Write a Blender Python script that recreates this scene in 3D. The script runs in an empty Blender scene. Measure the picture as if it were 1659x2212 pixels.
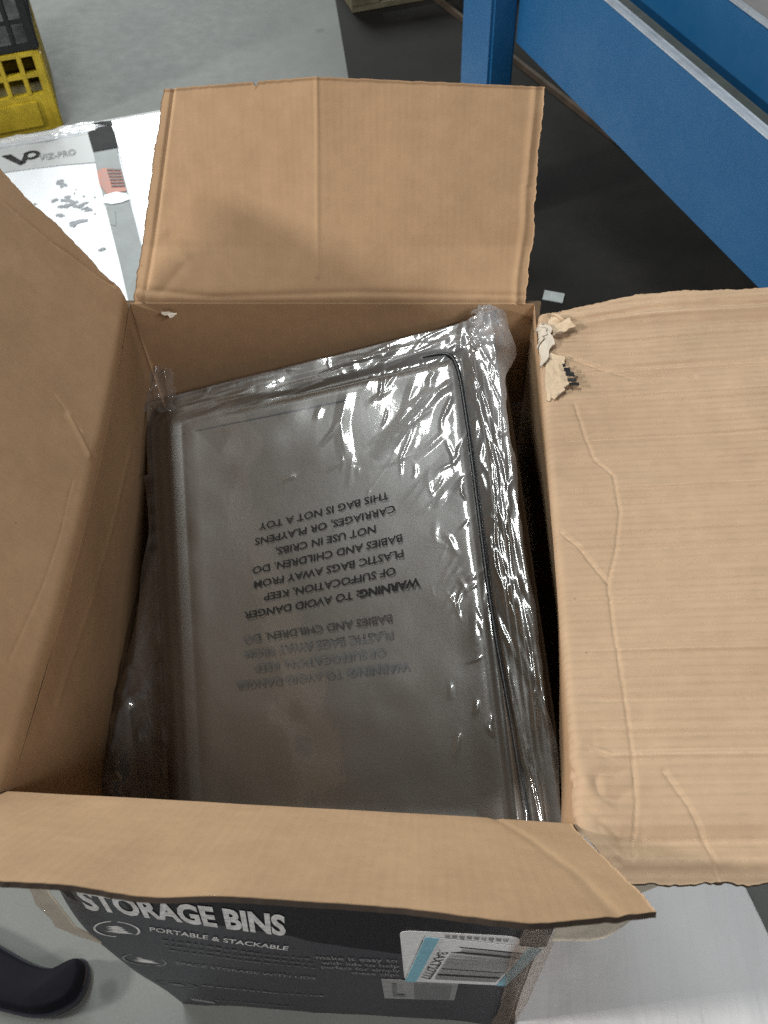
import bpy, bmesh, math, random
import numpy as np
from mathutils import Vector, Matrix, noise as mnoise

random.seed(7); np.random.seed(7)
SC = bpy.context.scene
COL = SC.collection

# ------------------------------------------------------------------ camera
cam_d = bpy.data.cameras.new('camera')
cam = bpy.data.objects.new('camera', cam_d); COL.objects.link(cam); SC.camera = cam
YAW, PITCH, ROLL = -0.0714, 0.9147, -0.0431
fwd = Vector((math.sin(YAW)*math.cos(PITCH), math.cos(YAW)*math.cos(PITCH), -math.sin(PITCH)))
rt = fwd.cross(Vector((0, 0, 1))).normalized(); up = rt.cross(fwd)
r2 = math.cos(ROLL)*rt + math.sin(ROLL)*up
u2 = -math.sin(ROLL)*rt + math.cos(ROLL)*up
M = Matrix(((r2.x, u2.x, -fwd.x), (r2.y, u2.y, -fwd.y), (r2.z, u2.z, -fwd.z))).to_4x4()
M.translation = Vector((0.098, -0.244, 1.410)); cam.matrix_world = M
cam_d.sensor_fit = 'VERTICAL'; cam_d.sensor_height = 24.0; cam_d.lens = 24.0*2050/2212
cam_d.dof.use_dof = True; cam_d.dof.focus_distance = 0.86; cam_d.dof.aperture_fstop = 11.0
cam_d.clip_start = 0.02; cam_d.clip_end = 100

# ------------------------------------------------------------------ light
world = bpy.data.worlds.new('World'); SC.world = world; world.use_nodes = True
bg = world.node_tree.nodes['Background']
bg.inputs[0].default_value = (0.80, 0.90, 1.0, 1); bg.inputs[1].default_value = 0.026

def lamp(name, loc, target, sx, sy, power, color):
    d = bpy.data.lights.new(name, 'AREA'); d.shape = 'RECTANGLE'; d.size = sx; d.size_y = sy
    d.energy = power; d.color = color
    o = bpy.data.objects.new(name, d); COL.objects.link(o)
    o.location = loc
    o.rotation_euler = (Vector(target)-Vector(loc)).to_track_quat('-Z', 'Y').to_euler()
    return o
lamp('ceiling_lamp', (-1.0, 1.15, 3.3), (-1.0, 1.15, 0), 0.45, 1.5, 66, (0.95, 1.0, 0.98))
lamp('ceiling_lamp', (-2.1, 6.9, 3.3), (-1.2, 3.0, 0), 2.2, 2.0, 270, (0.95, 1.0, 0.98))
lamp('ceiling_lamp', (1.9, -1.7, 3.2), (0.3, 0.0, 0.1), 1.2, 0.3, 47, (1.0, 0.97, 0.93))
lamp('ceiling_lamp', (0.5, -4.3, 2.3), (0.2, 0.0, 0.4), 1.2, 0.3, 18, (1.0, 0.98, 0.95))
lamp('wall_lamp', (-3.6, -0.35, 2.35), (0, 0.5, 0.7), 0.45, 0.30, 122, (1.0, 0.95, 0.88))

SC.view_settings.view_transform = 'Standard'; SC.view_settings.look = 'None'
SC.view_settings.exposure = 0.04; SC.view_settings.gamma = 1.0
SC.cycles.use_denoising = False
SC.render.filter_size = 1.9
SC.cycles.max_bounces = 10; SC.cycles.transparent_max_bounces = 16
SC.cycles.sample_clamp_indirect = 6.0
SC.cycles.caustics_reflective = False; SC.cycles.caustics_refractive = False

# ------------------------------------------------------------------ materials
MATS = {}
def new_mat(name):
    m = bpy.data.materials.new(name); m.use_nodes = True
    nt = m.node_tree; b = nt.nodes['Principled BSDF']
    MATS[name] = m
    return m, nt, b
def N(nt, typ, **kw):
    n = nt.nodes.new(typ)
    for k, v in kw.items(): setattr(n, k, v)
    return n
def L(nt, a, b): nt.links.new(a, b)
def ramp(nt, fac, stops):
    r = N(nt, 'ShaderNodeValToRGB'); e = r.color_ramp.elements
    while len(e) < len(stops): e.new(0.5)
    for i, (p, c) in enumerate(stops):
        e[i].position = p; e[i].color = (*c, 1) if len(c) == 3 else c
    L(nt, fac, r.inputs[0]); return r.outputs[0]
def tnoise(nt, vec, scale, detail=4, rough=0.55):
    n = N(nt, 'ShaderNodeTexNoise'); n.inputs['Scale'].default_value = scale
    n.inputs['Detail'].default_value = detail; n.inputs['Roughness'].default_value = rough
    if vec is not None: L(nt, vec, n.inputs['Vector'])
    return n.outputs['Fac']
def mixc(nt, fac, a, b, mode='MIX'):
    m = N(nt, 'ShaderNodeMix', data_type='RGBA', blend_type=mode)
    if hasattr(fac, 'is_output'): L(nt, fac, m.inputs[0])
    else: m.inputs[0].default_value = fac
    for s, i in ((a, 6), (b, 7)):
        if hasattr(s, 'is_output'): L(nt, s, m.inputs[i])
        else: m.inputs[i].default_value = (*s, 1)
    return m.outputs[2]
def math_n(nt, op, a, b=None, c=None):
    m = N(nt, 'ShaderNodeMath', operation=op)
    for i, s in enumerate((a, b, c)):
        if s is None: continue
        if hasattr(s, 'is_output'): L(nt, s, m.inputs[i])
        else: m.inputs[i].default_value = s
    return m.outputs[0]
def bump(nt, bsdf, h, strength, dist, prev=None):
    b = N(nt, 'ShaderNodeBump'); b.inputs['Strength'].default_value = strength
    b.inputs['Distance'].default_value = dist; L(nt, h, b.inputs['Height'])
    if prev is not None: L(nt, prev, b.inputs['Normal'])
    L(nt, b.outputs[0], bsdf.inputs['Normal']); return b.outputs[0]

def make_cardboard(name, c1, c2, flute=1.0, rough=0.78):
    m, nt, b = new_mat(name)
    uv = N(nt, 'ShaderNodeUVMap').outputs[0]
    sep = N(nt, 'ShaderNodeSeparateXYZ'); L(nt, uv, sep.inputs[0])
    geo = N(nt, 'ShaderNodeTexCoord').outputs['Object']
    big = tnoise(nt, geo, 9, 3); mid = tnoise(nt, geo, 70, 4); fine = tnoise(nt, geo, 1400, 2, 0.7)
    col = mixc(nt, math_n(nt, 'MULTIPLY_ADD', big, 1.6, -0.3), c1, c2)
    g = math_n(nt, 'MULTIPLY_ADD', fine, 0.34, 0.83)
    g2 = math_n(nt, 'MULTIPLY_ADD', mid, 0.22, 0.89)
    gg = math_n(nt, 'MULTIPLY', g, g2)
    # long paper fibres drawn out along the flutes
    mp = N(nt, 'ShaderNodeMapping'); mp.inputs['Scale'].default_value = (420, 14, 1); L(nt, uv, mp.inputs[0])
    st = tnoise(nt, mp.outputs[0], 1.0, 3)
    gg = math_n(nt, 'MULTIPLY', gg, math_n(nt, 'MULTIPLY_ADD', st, 0.12, 0.94))
    cmb = N(nt, 'ShaderNodeCombineXYZ')
    for i in range(3): L(nt, gg, cmb.inputs[i])
    col = mixc(nt, 1.0, col, cmb.outputs[0], 'MULTIPLY')
    # a few dark flecks in the recycled paper
    vo = N(nt, 'ShaderNodeTexVoronoi'); vo.inputs['Scale'].default_value = 38; L(nt, geo, vo.inputs['Vector'])
    fl = math_n(nt, 'LESS_THAN', vo.outputs['Distance'], 0.032)
    sel = math_n(nt, 'GREATER_THAN', tnoise(nt, geo, 16, 1), 0.56)
    col = mixc(nt, math_n(nt, 'MULTIPLY', math_n(nt, 'MULTIPLY', fl, sel), 0.55), col, (0.10, 0.07, 0.045))
    # soft handling stains and thin pale scuffs
    stn = ramp(nt, tnoise(nt, geo, 5.5, 6, 0.65), [(0.50, (0, 0, 0)), (0.68, (1, 1, 1))])
    col = mixc(nt, math_n(nt, 'MULTIPLY', stn, 0.28), col, tuple(v*0.62 for v in c2))
    mp2 = N(nt, 'ShaderNodeMapping'); mp2.inputs['Scale'].default_value = (9, 130, 1); mp2.inputs['Rotation'].default_value = (0, 0, 0.5); L(nt, uv, mp2.inputs[0])
    scf = ramp(nt, tnoise(nt, mp2.outputs[0], 1.0, 4, 0.6), [(0.68, (0, 0, 0)), (0.73, (1, 1, 1))])
    col = mixc(nt, math_n(nt, 'MULTIPLY', scf, 0.22), col, tuple(min(1, v*1.25) for v in c1))
    # rubbed paper along the folds
    wr = N(nt, 'ShaderNodeAttribute', attribute_name='wear').outputs['Fac']
    wr2 = math_n(nt, 'MULTIPLY', wr, math_n(nt, 'MULTIPLY_ADD', tnoise(nt, geo, 260, 3, 0.7), 1.6, -0.35))
    col = mixc(nt, math_n(nt, 'MULTIPLY', wr2, 0.75), col, tuple(min(1, v*1.32+.02) for v in c1))
    wav0 = math_n(nt, 'SINE', math_n(nt, 'MULTIPLY', sep.outputs[0], 2*math.pi/0.0072))
    line = math_n(nt, 'POWER', math_n(nt, 'MULTIPLY_ADD', wav0, 0.5, 0.5), 4.0)
    lm = math_n(nt, 'MULTIPLY', math_n(nt, 'MULTIPLY', line, 0.075*min(flute, 2.5)), math_n(nt, 'MULTIPLY_ADD', tnoise(nt, mp2.outputs[0], 0.6, 2), 2.4, -0.6))
    col = mixc(nt, lm, col, tuple(v*0.45 for v in c2))
    L(nt, col, b.inputs['Base Color']); b.inputs['Roughness'].default_value = rough
    b.inputs['Specular IOR Level'].default_value = 0.25
    wav = math_n(nt, 'SINE', math_n(nt, 'MULTIPLY', sep.outputs[0], 2*math.pi/0.0072))
    wv = math_n(nt, 'MULTIPLY', wav, math_n(nt, 'MULTIPLY_ADD', big, 1.2, -0.15))
    n1 = bump(nt, b, wv, 0.16*flute, 0.0006)
    n2 = bump(nt, b, mid, 0.25, 0.0010, n1)
    bump(nt, b, fine, 0.25, 0.0003, n2)
    return m
CB = make_cardboard('cardboard_inner', (0.460, 0.303, 0.180), (0.40, 0.258, 0.150), 0.35)
CBR = make_cardboard('cardboard_washboard', (0.455, 0.322, 0.213), (0.41, 0.282, 0.180), 3.2)
CBO = make_cardboard('cardboard_outer', (0.40, 0.29, 0.20), (0.33, 0.235, 0.155), 1.0)
CBE = make_cardboard('cardboard_core', (0.13, 0.080, 0.046), (0.05, 0.032, 0.02), 0.0)
CBD = make_cardboard('cardboard_dark_edge', (0.050, 0.034, 0.024), (0.018, 0.013, 0.011), 0.0)
PAPER = make_cardboard('torn_paper', (0.60, 0.55, 0.47), (0.46, 0.40, 0.33), 0.0, 0.9)
CREAM = make_cardboard('torn_cream_liner', (0.58, 0.46, 0.33), (0.50, 0.39, 0.27), 0.0, 0.9)

def simple(name, col, rough=0.5, spec=0.5, var=0.25, scale=40, bstr=0.1, bdist=0.001, metallic=0.0, alt=None):
    m, nt, b = new_mat(name)
    geo = N(nt, 'ShaderNodeTexCoord').outputs['Object']
    n = tnoise(nt, geo, scale, 5, 0.6); f = tnoise(nt, geo, scale*11, 3)
    dark = alt or tuple(c*(1-var) for c in col)
    c = mixc(nt, ramp(nt, n, [(0.35, (0, 0, 0)), (0.65, (1, 1, 1))]), dark, col)
    L(nt, c, b.inputs['Base Color'])
    L(nt, math_n(nt, 'MULTIPLY_ADD', n, 0.25, rough-0.12), b.inputs['Roughness'])
    b.inputs['Specular IOR Level'].default_value = spec; b.inputs['Metallic'].default_value = metallic
    bump(nt, b, f, bstr, bdist)
    return m

# printed outside of the carton: dark ink, worn, slightly glossy varnish
def make_print():
    m, nt, b = new_mat('printed_carton')
    geo = N(nt, 'ShaderNodeTexCoord').outputs['Object']
    n = tnoise(nt, geo, 14, 5); n2 = tnoise(nt, geo, 160, 4, 0.7); fine = tnoise(nt, geo, 900, 2)
    col = mixc(nt, n, (0.030, 0.029, 0.042), (0.052, 0.051, 0.064))
    scr = ramp(nt, n2, [(0.66, (0, 0, 0)), (0.74, (1, 1, 1))])
    col = mixc(nt, math_n(nt, 'MULTIPLY', scr, 0.28), col, (0.22, 0.20, 0.19))
    L(nt, col, b.inputs['Base Color']); b.inputs['Roughness'].default_value = 0.42
    b.inputs['Specular IOR Level'].default_value = 0.5
    nn = bump(nt, b, n, 0.5, 0.004); bump(nt, b, fine, 0.12, 0.0004, nn)
    return m
PRINT = make_print()
INK = simple('dark_ink', (0.010, 0.009, 0.016), 0.5, 0.25, 0.4, 60)
WHITEINK = simple('worn_white_ink', (0.88, 0.87, 0.87), 0.55, 0.3, 0.35, 120)
GREYINK = simple('faded_grey_ink', (0.34, 0.34, 0.345), 0.55, 0.3, 0.55, 260)
FADEINK = simple('very_faded_ink', (0.18, 0.18, 0.185), 0.55, 0.3, 0.4, 300)
STICK = simple('white_sticker', (0.86, 0.86, 0.87), 0.45, 0.4, 0.06, 90)
STICK2 = simple('grey_sticker', (0.36, 0.36, 0.365), 0.5, 0.4, 0.15, 60)
STICK3 = simple('grey_sticker_field', (0.20, 0.20, 0.21), 0.5, 0.4, 0.15, 60)
CYAN = simple('light_blue_band', (0.26, 0.55, 0.68), 0.45, 0.4, 0.12, 60)
BLACKINK = simple('black_print', (0.022, 0.022, 0.024), 0.5, 0.3, 0.3, 90)
GREYBAR = simple('grey_barcode', (0.27, 0.27, 0.275), 0.5, 0.3, 0.12, 90)

def make_concrete():
    m, nt, b = new_mat('concrete_floor')
    geo = N(nt, 'ShaderNodeTexCoord').outputs['Object']
    a = tnoise(nt, geo, 2.2, 6, 0.6); c = tnoise(nt, geo, 26, 6, 0.7); f = tnoise(nt, geo, 320, 3)
    col = mixc(nt, ramp(nt, a, [(0.3, (0, 0, 0)), (0.7, (1, 1, 1))]), (0.108, 0.116, 0.112), (0.168, 0.174, 0.167))
    col = mixc(nt, math_n(nt, 'MULTIPLY', c, 0.45), col, (0.19, 0.205, 0.20))
    gr = math_n(nt, 'MULTIPLY_ADD', f, 0.4, 0.8)
    cm = N(nt, 'ShaderNodeCombineXYZ')
    for i in range(3): L(nt, gr, cm.inputs[i])
    col = mixc(nt, 1.0, col, cm.outputs[0], 'MULTIPLY')
    # dark scuff spots
    vo = N(nt, 'ShaderNodeTexVoronoi'); vo.inputs['Scale'].default_value = 5.5; L(nt, geo, vo.inputs['Vector'])
    dist = math_n(nt, 'ADD', vo.outputs['Distance'], math_n(nt, 'MULTIPLY', c, 0.10))
    sp = ramp(nt, dist, [(0.10, (1, 1, 1)), (0.15, (0, 0, 0))])
    col = mixc(nt, math_n(nt, 'MULTIPLY', sp, 0.55), col, (0.07, 0.08, 0.08))
    # scratches / joints
    mp = N(nt, 'ShaderNodeMapping'); mp.inputs['Scale'].default_value = (90, 2.5, 1)
    mp.inputs['Rotation'].default_value = (0, 0, 1.05); L(nt, geo, mp.inputs[0])
    sc = ramp(nt, tnoise(nt, mp.outputs[0], 1, 4, 0.6), [(0.66, (0, 0, 0)), (0.72, (1, 1, 1))])
    col = mixc(nt, math_n(nt, 'MULTIPLY', sc, 0.16), col, (0.12, 0.12, 0.115))
    L(nt, col, b.inputs['Base Color'])
    L(nt, math_n(nt, 'MULTIPLY_ADD', c, 0.3, 0.45), b.inputs['Roughness']); b.inputs['Specular IOR Level'].default_value = 0.18
    n1 = bump(nt, b, c, 0.15, 0.004); bump(nt, b, f, 0.2, 0.001, n1)
    return m
CONC = make_concrete()

def make_white(name, col, rough, crease, coat=0.0):
    m, nt, b = new_mat(name)
    geo = N(nt, 'ShaderNodeTexCoord').outputs['Object']
    a = tnoise(nt, geo, 7, 5)
    c = mixc(nt, a, tuple(v*0.90 for v in col), col)
    nrm = None
    if crease:
        for rot, sx in ((0.36, 13.0), (1.93, 10.0), (0.9, 5.0)):
            mp = N(nt, 'ShaderNodeMapping'); mp.inputs['Rotation'].default_value = (0, 0, rot)
            mp.inputs['Scale'].default_value = (sx, 0.8, 1); L(nt, geo, mp.inputs[0])
            vo = N(nt, 'ShaderNodeTexVoronoi', feature='DISTANCE_TO_EDGE'); vo.inputs['Scale'].default_value = 2.0
            L(nt, mp.outputs[0], vo.inputs['Vector'])
            ln = ramp(nt, vo.outputs['Distance'], [(0.0, (1, 1, 1)), (0.05, (0, 0, 0))])
            c = mixc(nt, math_n(nt, 'MULTIPLY', ln, 0.07), c, tuple(v*0.72 for v in col))
            nrm = bump(nt, b, ln, 0.15, 0.001, nrm)
        bump(nt, b, a, 0.5, 0.012, nrm)
    L(nt, c, b.inputs['Base Color']); b.inputs['Roughness'].default_value = rough
    b.inputs['Coat Weight'].default_value = coat; b.inputs['Coat Roughness'].default_value = 0.08
    return m
WBOARD = make_white('whiteboard_face', (0.84, 0.85, 0.86), 0.30, False, 0.5)
FOAM = make_white('wrapped_white_sheet', (0.85, 0.87, 0.90), 0.5, True)

def make_package():
    m, nt, b = new_mat('white_package_card')
    geo = N(nt, 'ShaderNodeTexCoord').outputs['Object']
    n = tnoise(nt, geo, 30, 5); f = tnoise(nt, geo, 10, 2)
    c = mixc(nt, n, (0.70, 0.74, 0.79), (0.80, 0.83, 0.86))
    L(nt, c, b.inputs['Base Color']); b.inputs['Roughness'].default_value = 0.45
    bump(nt, b, f, 0.3, 0.004)
    return m
PACK = make_package()
PGREY = simple('package_grey_band', (0.30, 0.325, 0.33), 0.55, 0.2, 0.25, 26)
PGREY2 = simple('package_light_grey_band', (0.47, 0.49, 0.50), 0.5, 0.3, 0.12, 26)
PBLACK = simple('package_black_corner', (0.018, 0.018, 0.020), 0.65, 0.15, 0.4, 40)
SCUFF = simple('grey_scuff', (0.34, 0.36, 0.39), 0.6, 0.3, 0.35, 120)
SALMON = simple('salmon_sticker', (0.46, 0.17, 0.12), 0.5, 0.4, 0.4, 70)
SALDARK = simple('salmon_sticker_print', (0.07, 0.035, 0.035), 0.5, 0.4, 0.4, 70)

YEL = simple('yellow_plastic', (0.46, 0.34, 0.025), 0.55, 0.3, 0.35, 18)
BLK = simple('black_plastic', (0.014, 0.015, 0.016), 0.6, 0.25, 0.3, 30)
def make_blue():
    m, nt, b = new_mat('worn_blue_paint')
    geo = N(nt, 'ShaderNodeTexCoord').outputs['Object']
    n = tnoise(nt, geo, 5, 5, 0.6); f = tnoise(nt, geo, 60, 5, 0.7); fine = tnoise(nt, geo, 500, 2)
    col = mixc(nt, n, (0.0065, 0.068, 0.178), (0.0095, 0.098, 0.245))
    mp = N(nt, 'ShaderNodeMapping'); mp.inputs['Scale'].default_value = (60, 60, 4); mp.inputs['Rotation'].default_value = (0.2, 0.5, 0.4); L(nt, geo, mp.inputs[0])
    scr = ramp(nt, tnoise(nt, mp.outputs[0], 1, 4, 0.65), [(0.68, (0, 0, 0)), (0.73, (1, 1, 1))])
    col = mixc(nt, math_n(nt, 'MULTIPLY', scr, 0.14), col, (0.10, 0.17, 0.26))
    chip = ramp(nt, f, [(0.70, (0, 0, 0)), (0.73, (1, 1, 1))])
    col = mixc(nt, math_n(nt, 'MULTIPLY', chip, 0.35), col, (0.015, 0.035, 0.07))
    dust = ramp(nt, tnoise(nt, geo, 2.5, 6, 0.7), [(0.45, (0, 0, 0)), (0.75, (1, 1, 1))])
    col = mixc(nt, math_n(nt, 'MULTIPLY', dust, 0.10), col, (0.16, 0.19, 0.22))
    L(nt, col, b.inputs['Base Color']); b.inputs['Specular IOR Level'].default_value = 0.3
    L(nt, math_n(nt, 'MULTIPLY_ADD', f, 0.35, 0.34), b.inputs['Roughness'])
    n1 = bump(nt, b, n, 0.25, 0.006); bump(nt, b, fine, 0.12, 0.0006, n1)
    return m
BLUE = make_blue()
STEEL = simple('worn_steel', (0.50, 0.55, 0.62), 0.42, 0.5, 0.30, 16, 0.2, 0.001, 0.35)
OLIVE = simple('dull_olive_metal', (0.065, 0.072, 0.062), 0.55, 0.4, 0.3, 20)
GREYTOP = simple('grey_bench_top', (0.19, 0.185, 0.19), 0.5, 0.4, 0.15, 20)
BENCHSHADE = simple('bench_shade_dark', (0.017, 0.0155, 0.014), 0.8, 0.2, 0.55, 7, 0.3, 0.002)  # near-black colour that paints the shadow under the bench
WOOD = simple('weathered_wood', (0.17, 0.15, 0.10), 0.8, 0.2, 0.4, 22, 0.3, 0.002)
BROWN = simple('brown_floor_strip', (0.075, 0.055, 0.04), 0.7, 0.3, 0.4, 22)
TAG = simple('pale_tag', (0.42, 0.46, 0.46), 0.5, 0.4, 0.15, 60)
SHOE = simple('navy_black_rubber', (0.007, 0.007, 0.012), 0.75, 0.12, 0.3, 50, 0.25, 0.001)
SHOERIM = simple('glossy_navy_rim', (0.016, 0.016, 0.030), 0.16, 0.6, 0.3, 50)

def make_lid():
    m, nt, b = new_mat('smoky_lid_plastic')
    geo = N(nt, 'ShaderNodeTexCoord').outputs['Object']
    n = tnoise(nt, geo, 6, 3)
    c = mixc(nt, n, (0.062, 0.046, 0.031), (0.092, 0.070, 0.048))
    L(nt, c, b.inputs['Base Color']); b.inputs['Roughness'].default_value = 0.36
    b.inputs['Specular IOR Level'].default_value = 0.42
    bump(nt, b, tnoise(nt, geo, 14, 2), 0.25, 0.004)
    return m
LID = make_lid()
GASKET = simple('black_gasket', (0.012, 0.013, 0.016), 0.4, 0.5, 0.2, 60)
BAGINK = simple('bag_print_black', (0.010, 0.009, 0.008), 0.6, 0.2, 0.2, 60)

def make_film(name, base_milk):
    m, nt, b = new_mat(name); nt.nodes.remove(b)
    out = nt.nodes['Material Output']
    geo = N(nt, 'ShaderNodeTexCoord').outputs['Object']
    att = N(nt, 'ShaderNodeAttribute', attribute_name='milk').outputs['Fac']
    bm = N(nt, 'ShaderNodeBump'); bm.inputs['Strength'].default_value = 0.10; bm.inputs['Distance'].default_value = 0.002
    h = math_n(nt, 'ADD', tnoise(nt, geo, 55, 3, 0.6), math_n(nt, 'MULTIPLY', tnoise(nt, geo, 140, 2), 0.10))
    L(nt, h, bm.inputs['Height'])
    tr = N(nt, 'ShaderNodeBsdfTransparent'); tr.inputs[0].default_value = (0.95, 0.95, 0.95, 1)
    gl = N(nt, 'ShaderNodeBsdfGlossy'); gl.inputs['Roughness'].default_value = 0.07
    gl.inputs[0].default_value = (1, 1, 1, 1); L(nt, bm.outputs[0], gl.inputs['Normal'])
    df = N(nt, 'ShaderNodeBsdfDiffuse'); df.inputs[0].default_value = (0.74, 0.76, 0.80, 1); L(nt, bm.outputs[0], df.inputs['Normal'])
    tl = N(nt, 'ShaderNodeBsdfTranslucent'); tl.inputs[0].default_value = (0.7, 0.72, 0.76, 1)
    dm = N(nt, 'ShaderNodeMixShader'); dm.inputs[0].default_value = 0.3; L(nt, df.outputs[0], dm.inputs[1]); L(nt, tl.outputs[0], dm.inputs[2])
    lw = N(nt, 'ShaderNodeLayerWeight'); L(nt, bm.outputs[0], lw.inputs['Normal'])
    refl = math_n(nt, 'MULTIPLY_ADD', math_n(nt, 'POWER', lw.outputs['Facing'], 4.5), 0.75, 0.100)
    m1 = N(nt, 'ShaderNodeMixShader')
    L(nt, math_n(nt, 'MULTIPLY_ADD', att, 0.05, base_milk), m1.inputs[0])
    mm = N(nt, 'ShaderNodeMath', operation='MULTIPLY_ADD', use_clamp=True)
    L(nt, att, mm.inputs[0]); mm.inputs[1].default_value = 0.85; mm.inputs[2].default_value = base_milk
    L(nt, mm.outputs[0], m1.inputs[0])
    L(nt, tr.outputs[0], m1.inputs[1]); L(nt, dm.outputs[0], m1.inputs[2])
    m2 = N(nt, 'ShaderNodeMixShader')
    L(nt, refl, m2.inputs[0])
    g2 = N(nt, 'ShaderNodeBsdfGlossy'); g2.inputs['Roughness'].default_value = 0.33; L(nt, bm.outputs[0], g2.inputs['Normal'])
    gm = N(nt, 'ShaderNodeMixShader'); gm.inputs[0].default_value = 0.42
    L(nt, gl.outputs[0], gm.inputs[1]); L(nt, g2.outputs[0], gm.inputs[2])
    L(nt, m1.outputs[0], m2.inputs[1]); L(nt, gm.outputs[0], m2.inputs[2])
    L(nt, m2.outputs[0], out.inputs['Surface'])
    return m
FILM = make_film('clear_bag_film', 0.024)
WRAP = make_film('wrap_film', 0.25)
def make_tape():
    m, nt, b = new_mat('clear_packing_tape'); nt.nodes.remove(b); out = nt.nodes['Material Output']
    tr = N(nt, 'ShaderNodeBsdfTransparent'); tr.inputs[0].default_value = (0.93, 0.90, 0.88, 1)
    pb = N(nt, 'ShaderNodeBsdfPrincipled'); pb.inputs['Base Color'].default_value = (0.42, 0.32, 0.25, 1); pb.inputs['Roughness'].default_value = 0.28
    mx = N(nt, 'ShaderNodeMixShader'); mx.inputs[0].default_value = 0.17
    L(nt, tr.outputs[0], mx.inputs[1]); L(nt, pb.outputs[0], mx.inputs[2]); L(nt, mx.outputs[0], out.inputs['Surface'])
    return m
TAPE = make_tape()

# ------------------------------------------------------------------ mesh helpers
def empty(name, loc, label, cat, group=None):
    o = bpy.data.objects.new(name, None); COL.objects.link(o); o.location = loc
    o['label'] = label; o['category'] = cat
    if group: o['group'] = group
    o.empty_display_size = 0.05
    return o
def link(name, me, parent=None, label=None, cat=None, kind=None, group=None):
    o = bpy.data.objects.new(name, me); COL.objects.link(o)
    if parent is not None:
        o.parent = parent
        pm = parent.matrix_basis.copy()
        if parent.parent is not None: pm = parent.parent.matrix_basis @ parent.matrix_parent_inverse @ pm
        o.matrix_parent_inverse = pm.inverted()
    if label: o['label'] = label
    if cat: o['category'] = cat
    if kind: o['kind'] = kind
    if group: o['group'] = group
    return o
def mesh(name, verts, faces, mats, midx=None, uvs=None, smooth=False):
    me = bpy.data.meshes.new(name)
    me.from_pydata([tuple(map(float, v)) for v in verts], [], [tuple(map(int, f)) for f in faces])
    for m in (mats if isinstance(mats, (list, tuple)) else [mats]): me.materials.append(m)
    if midx is not None: me.polygons.foreach_set('material_index', np.asarray(midx, dtype=np.int32))
    if uvs is not None:
        ul = me.uv_layers.new(name='UVMap')
        li = np.zeros(len(me.loops), dtype=np.int32); me.loops.foreach_get('vertex_index', li)
        ul.data.foreach_set('uv', np.asarray(uvs, dtype=np.float32)[li].ravel())
    if smooth: me.polygons.foreach_set('use_smooth', [True]*len(me.polygons))
    me.update(); return me
def grid_faces(nu, nv, off=0, flip=False):
    i = np.arange(nu-1)[:, None]; j = np.arange(nv-1)[None, :]
    a = (i*nv+j).ravel()+off; b = ((i+1)*nv+j).ravel()+off; c = ((i+1)*nv+j+1).ravel()+off; d = (i*nv+j+1).ravel()+off
    f = np.stack([a, b, c, d], 1)
    return f[:, ::-1] if flip else f
def grid_normals(P):
    du = np.gradient(P, axis=0); dv = np.gradient(P, axis=1)
    n = np.cross(du, dv); n /= np.linalg.norm(n, axis=2, keepdims=True)+1e-12
    return n
def sheet(name, P, UV, t, mats, parent, flutes=False, inside=1, label=None):
    """a board of thickness t: P is its inner face (nu, nv, 3); flutes shows the open corrugation along the last row"""
    nu, nv = P.shape[:2]
    n = grid_normals(P)*inside
    k = n[:, :1].copy()
    Q = P - n*t
    rec = 1 if flutes else 0
    V = np.concatenate([P.reshape(-1, 3), Q.reshape(-1, 3)]); uv = np.concatenate([UV.reshape(-1, 2)]*2)
    o = nu*nv
    fi = grid_faces(nu, nv, 0, inside < 0); fo = grid_faces(nu, nv, o, inside > 0)
    faces = [fi, fo]; mid = [0]*len(fi)+[1]*len(fo)
    ed = []
    jl = nv-1-rec
    for i in range(nu-1):
        ed.append((i*nv, (i+1)*nv, (i+1)*nv+o, i*nv+o))
        ed.append((i*nv+jl, i*nv+jl+o, (i+1)*nv+jl+o, (i+1)*nv+jl))
    for j in range(nv-1):
        ed.append((j, j+o, j+1+o, j+1)); a = (nu-1)*nv+j
        ed.append((a, a+1, a+1+o, a+o))
    faces.append(np.array(ed)); mid += [2]*len(ed)
    F = np.concatenate(faces)
    me = mesh(name, V, F, mats, mid, uv)
    if WEAR[0] is not None and WEAR[0].shape == P.shape[:2]:
        at = me.attributes.new('wear', 'FLOAT', 'POINT'); at.data.foreach_set('value', np.concatenate([WEAR[0].ravel()]*2).astype(np.float32))
    WEAR[0] = None
    sm = np.zeros(len(F), dtype=bool); sm[:len(fi)+len(fo)] = True
    me.polygons.foreach_set('use_smooth', sm)
    ob = link(name, me, parent, label)
    if flutes:
        ns = 1500; s = np.linspace(0, nu-1, ns); i0 = np.clip(s.astype(int), 0, nu-2); fr = (s-i0)[:, None]
        su = UV[i0, -1, 0]*(1-fr[:, 0])+UV[i0+1, -1, 0]*fr[:, 0]
        w = (0.5+0.42*np.sin(su*2*math.pi/0.0036+np.sin(su*31)*2.5+np.sin(su*173)*1.3))[:, None]
        rows = []
        for j in (jl, nv-1):
            a = P[i0, j]*(1-fr)+P[i0+1, j]*fr; b = Q[i0, j]*(1-fr)+Q[i0+1, j]*fr
            rows.append(a*(1-w)+b*w)
        Vw = np.stack(rows, 1).reshape(-1, 3); Uw = np.stack([su, su*0], 1).repeat(2, 0)
        link('corrugated_core', mesh('core', Vw, grid_faces(ns, 2), CBE, None, Uw, True), ob)
    return ob
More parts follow.
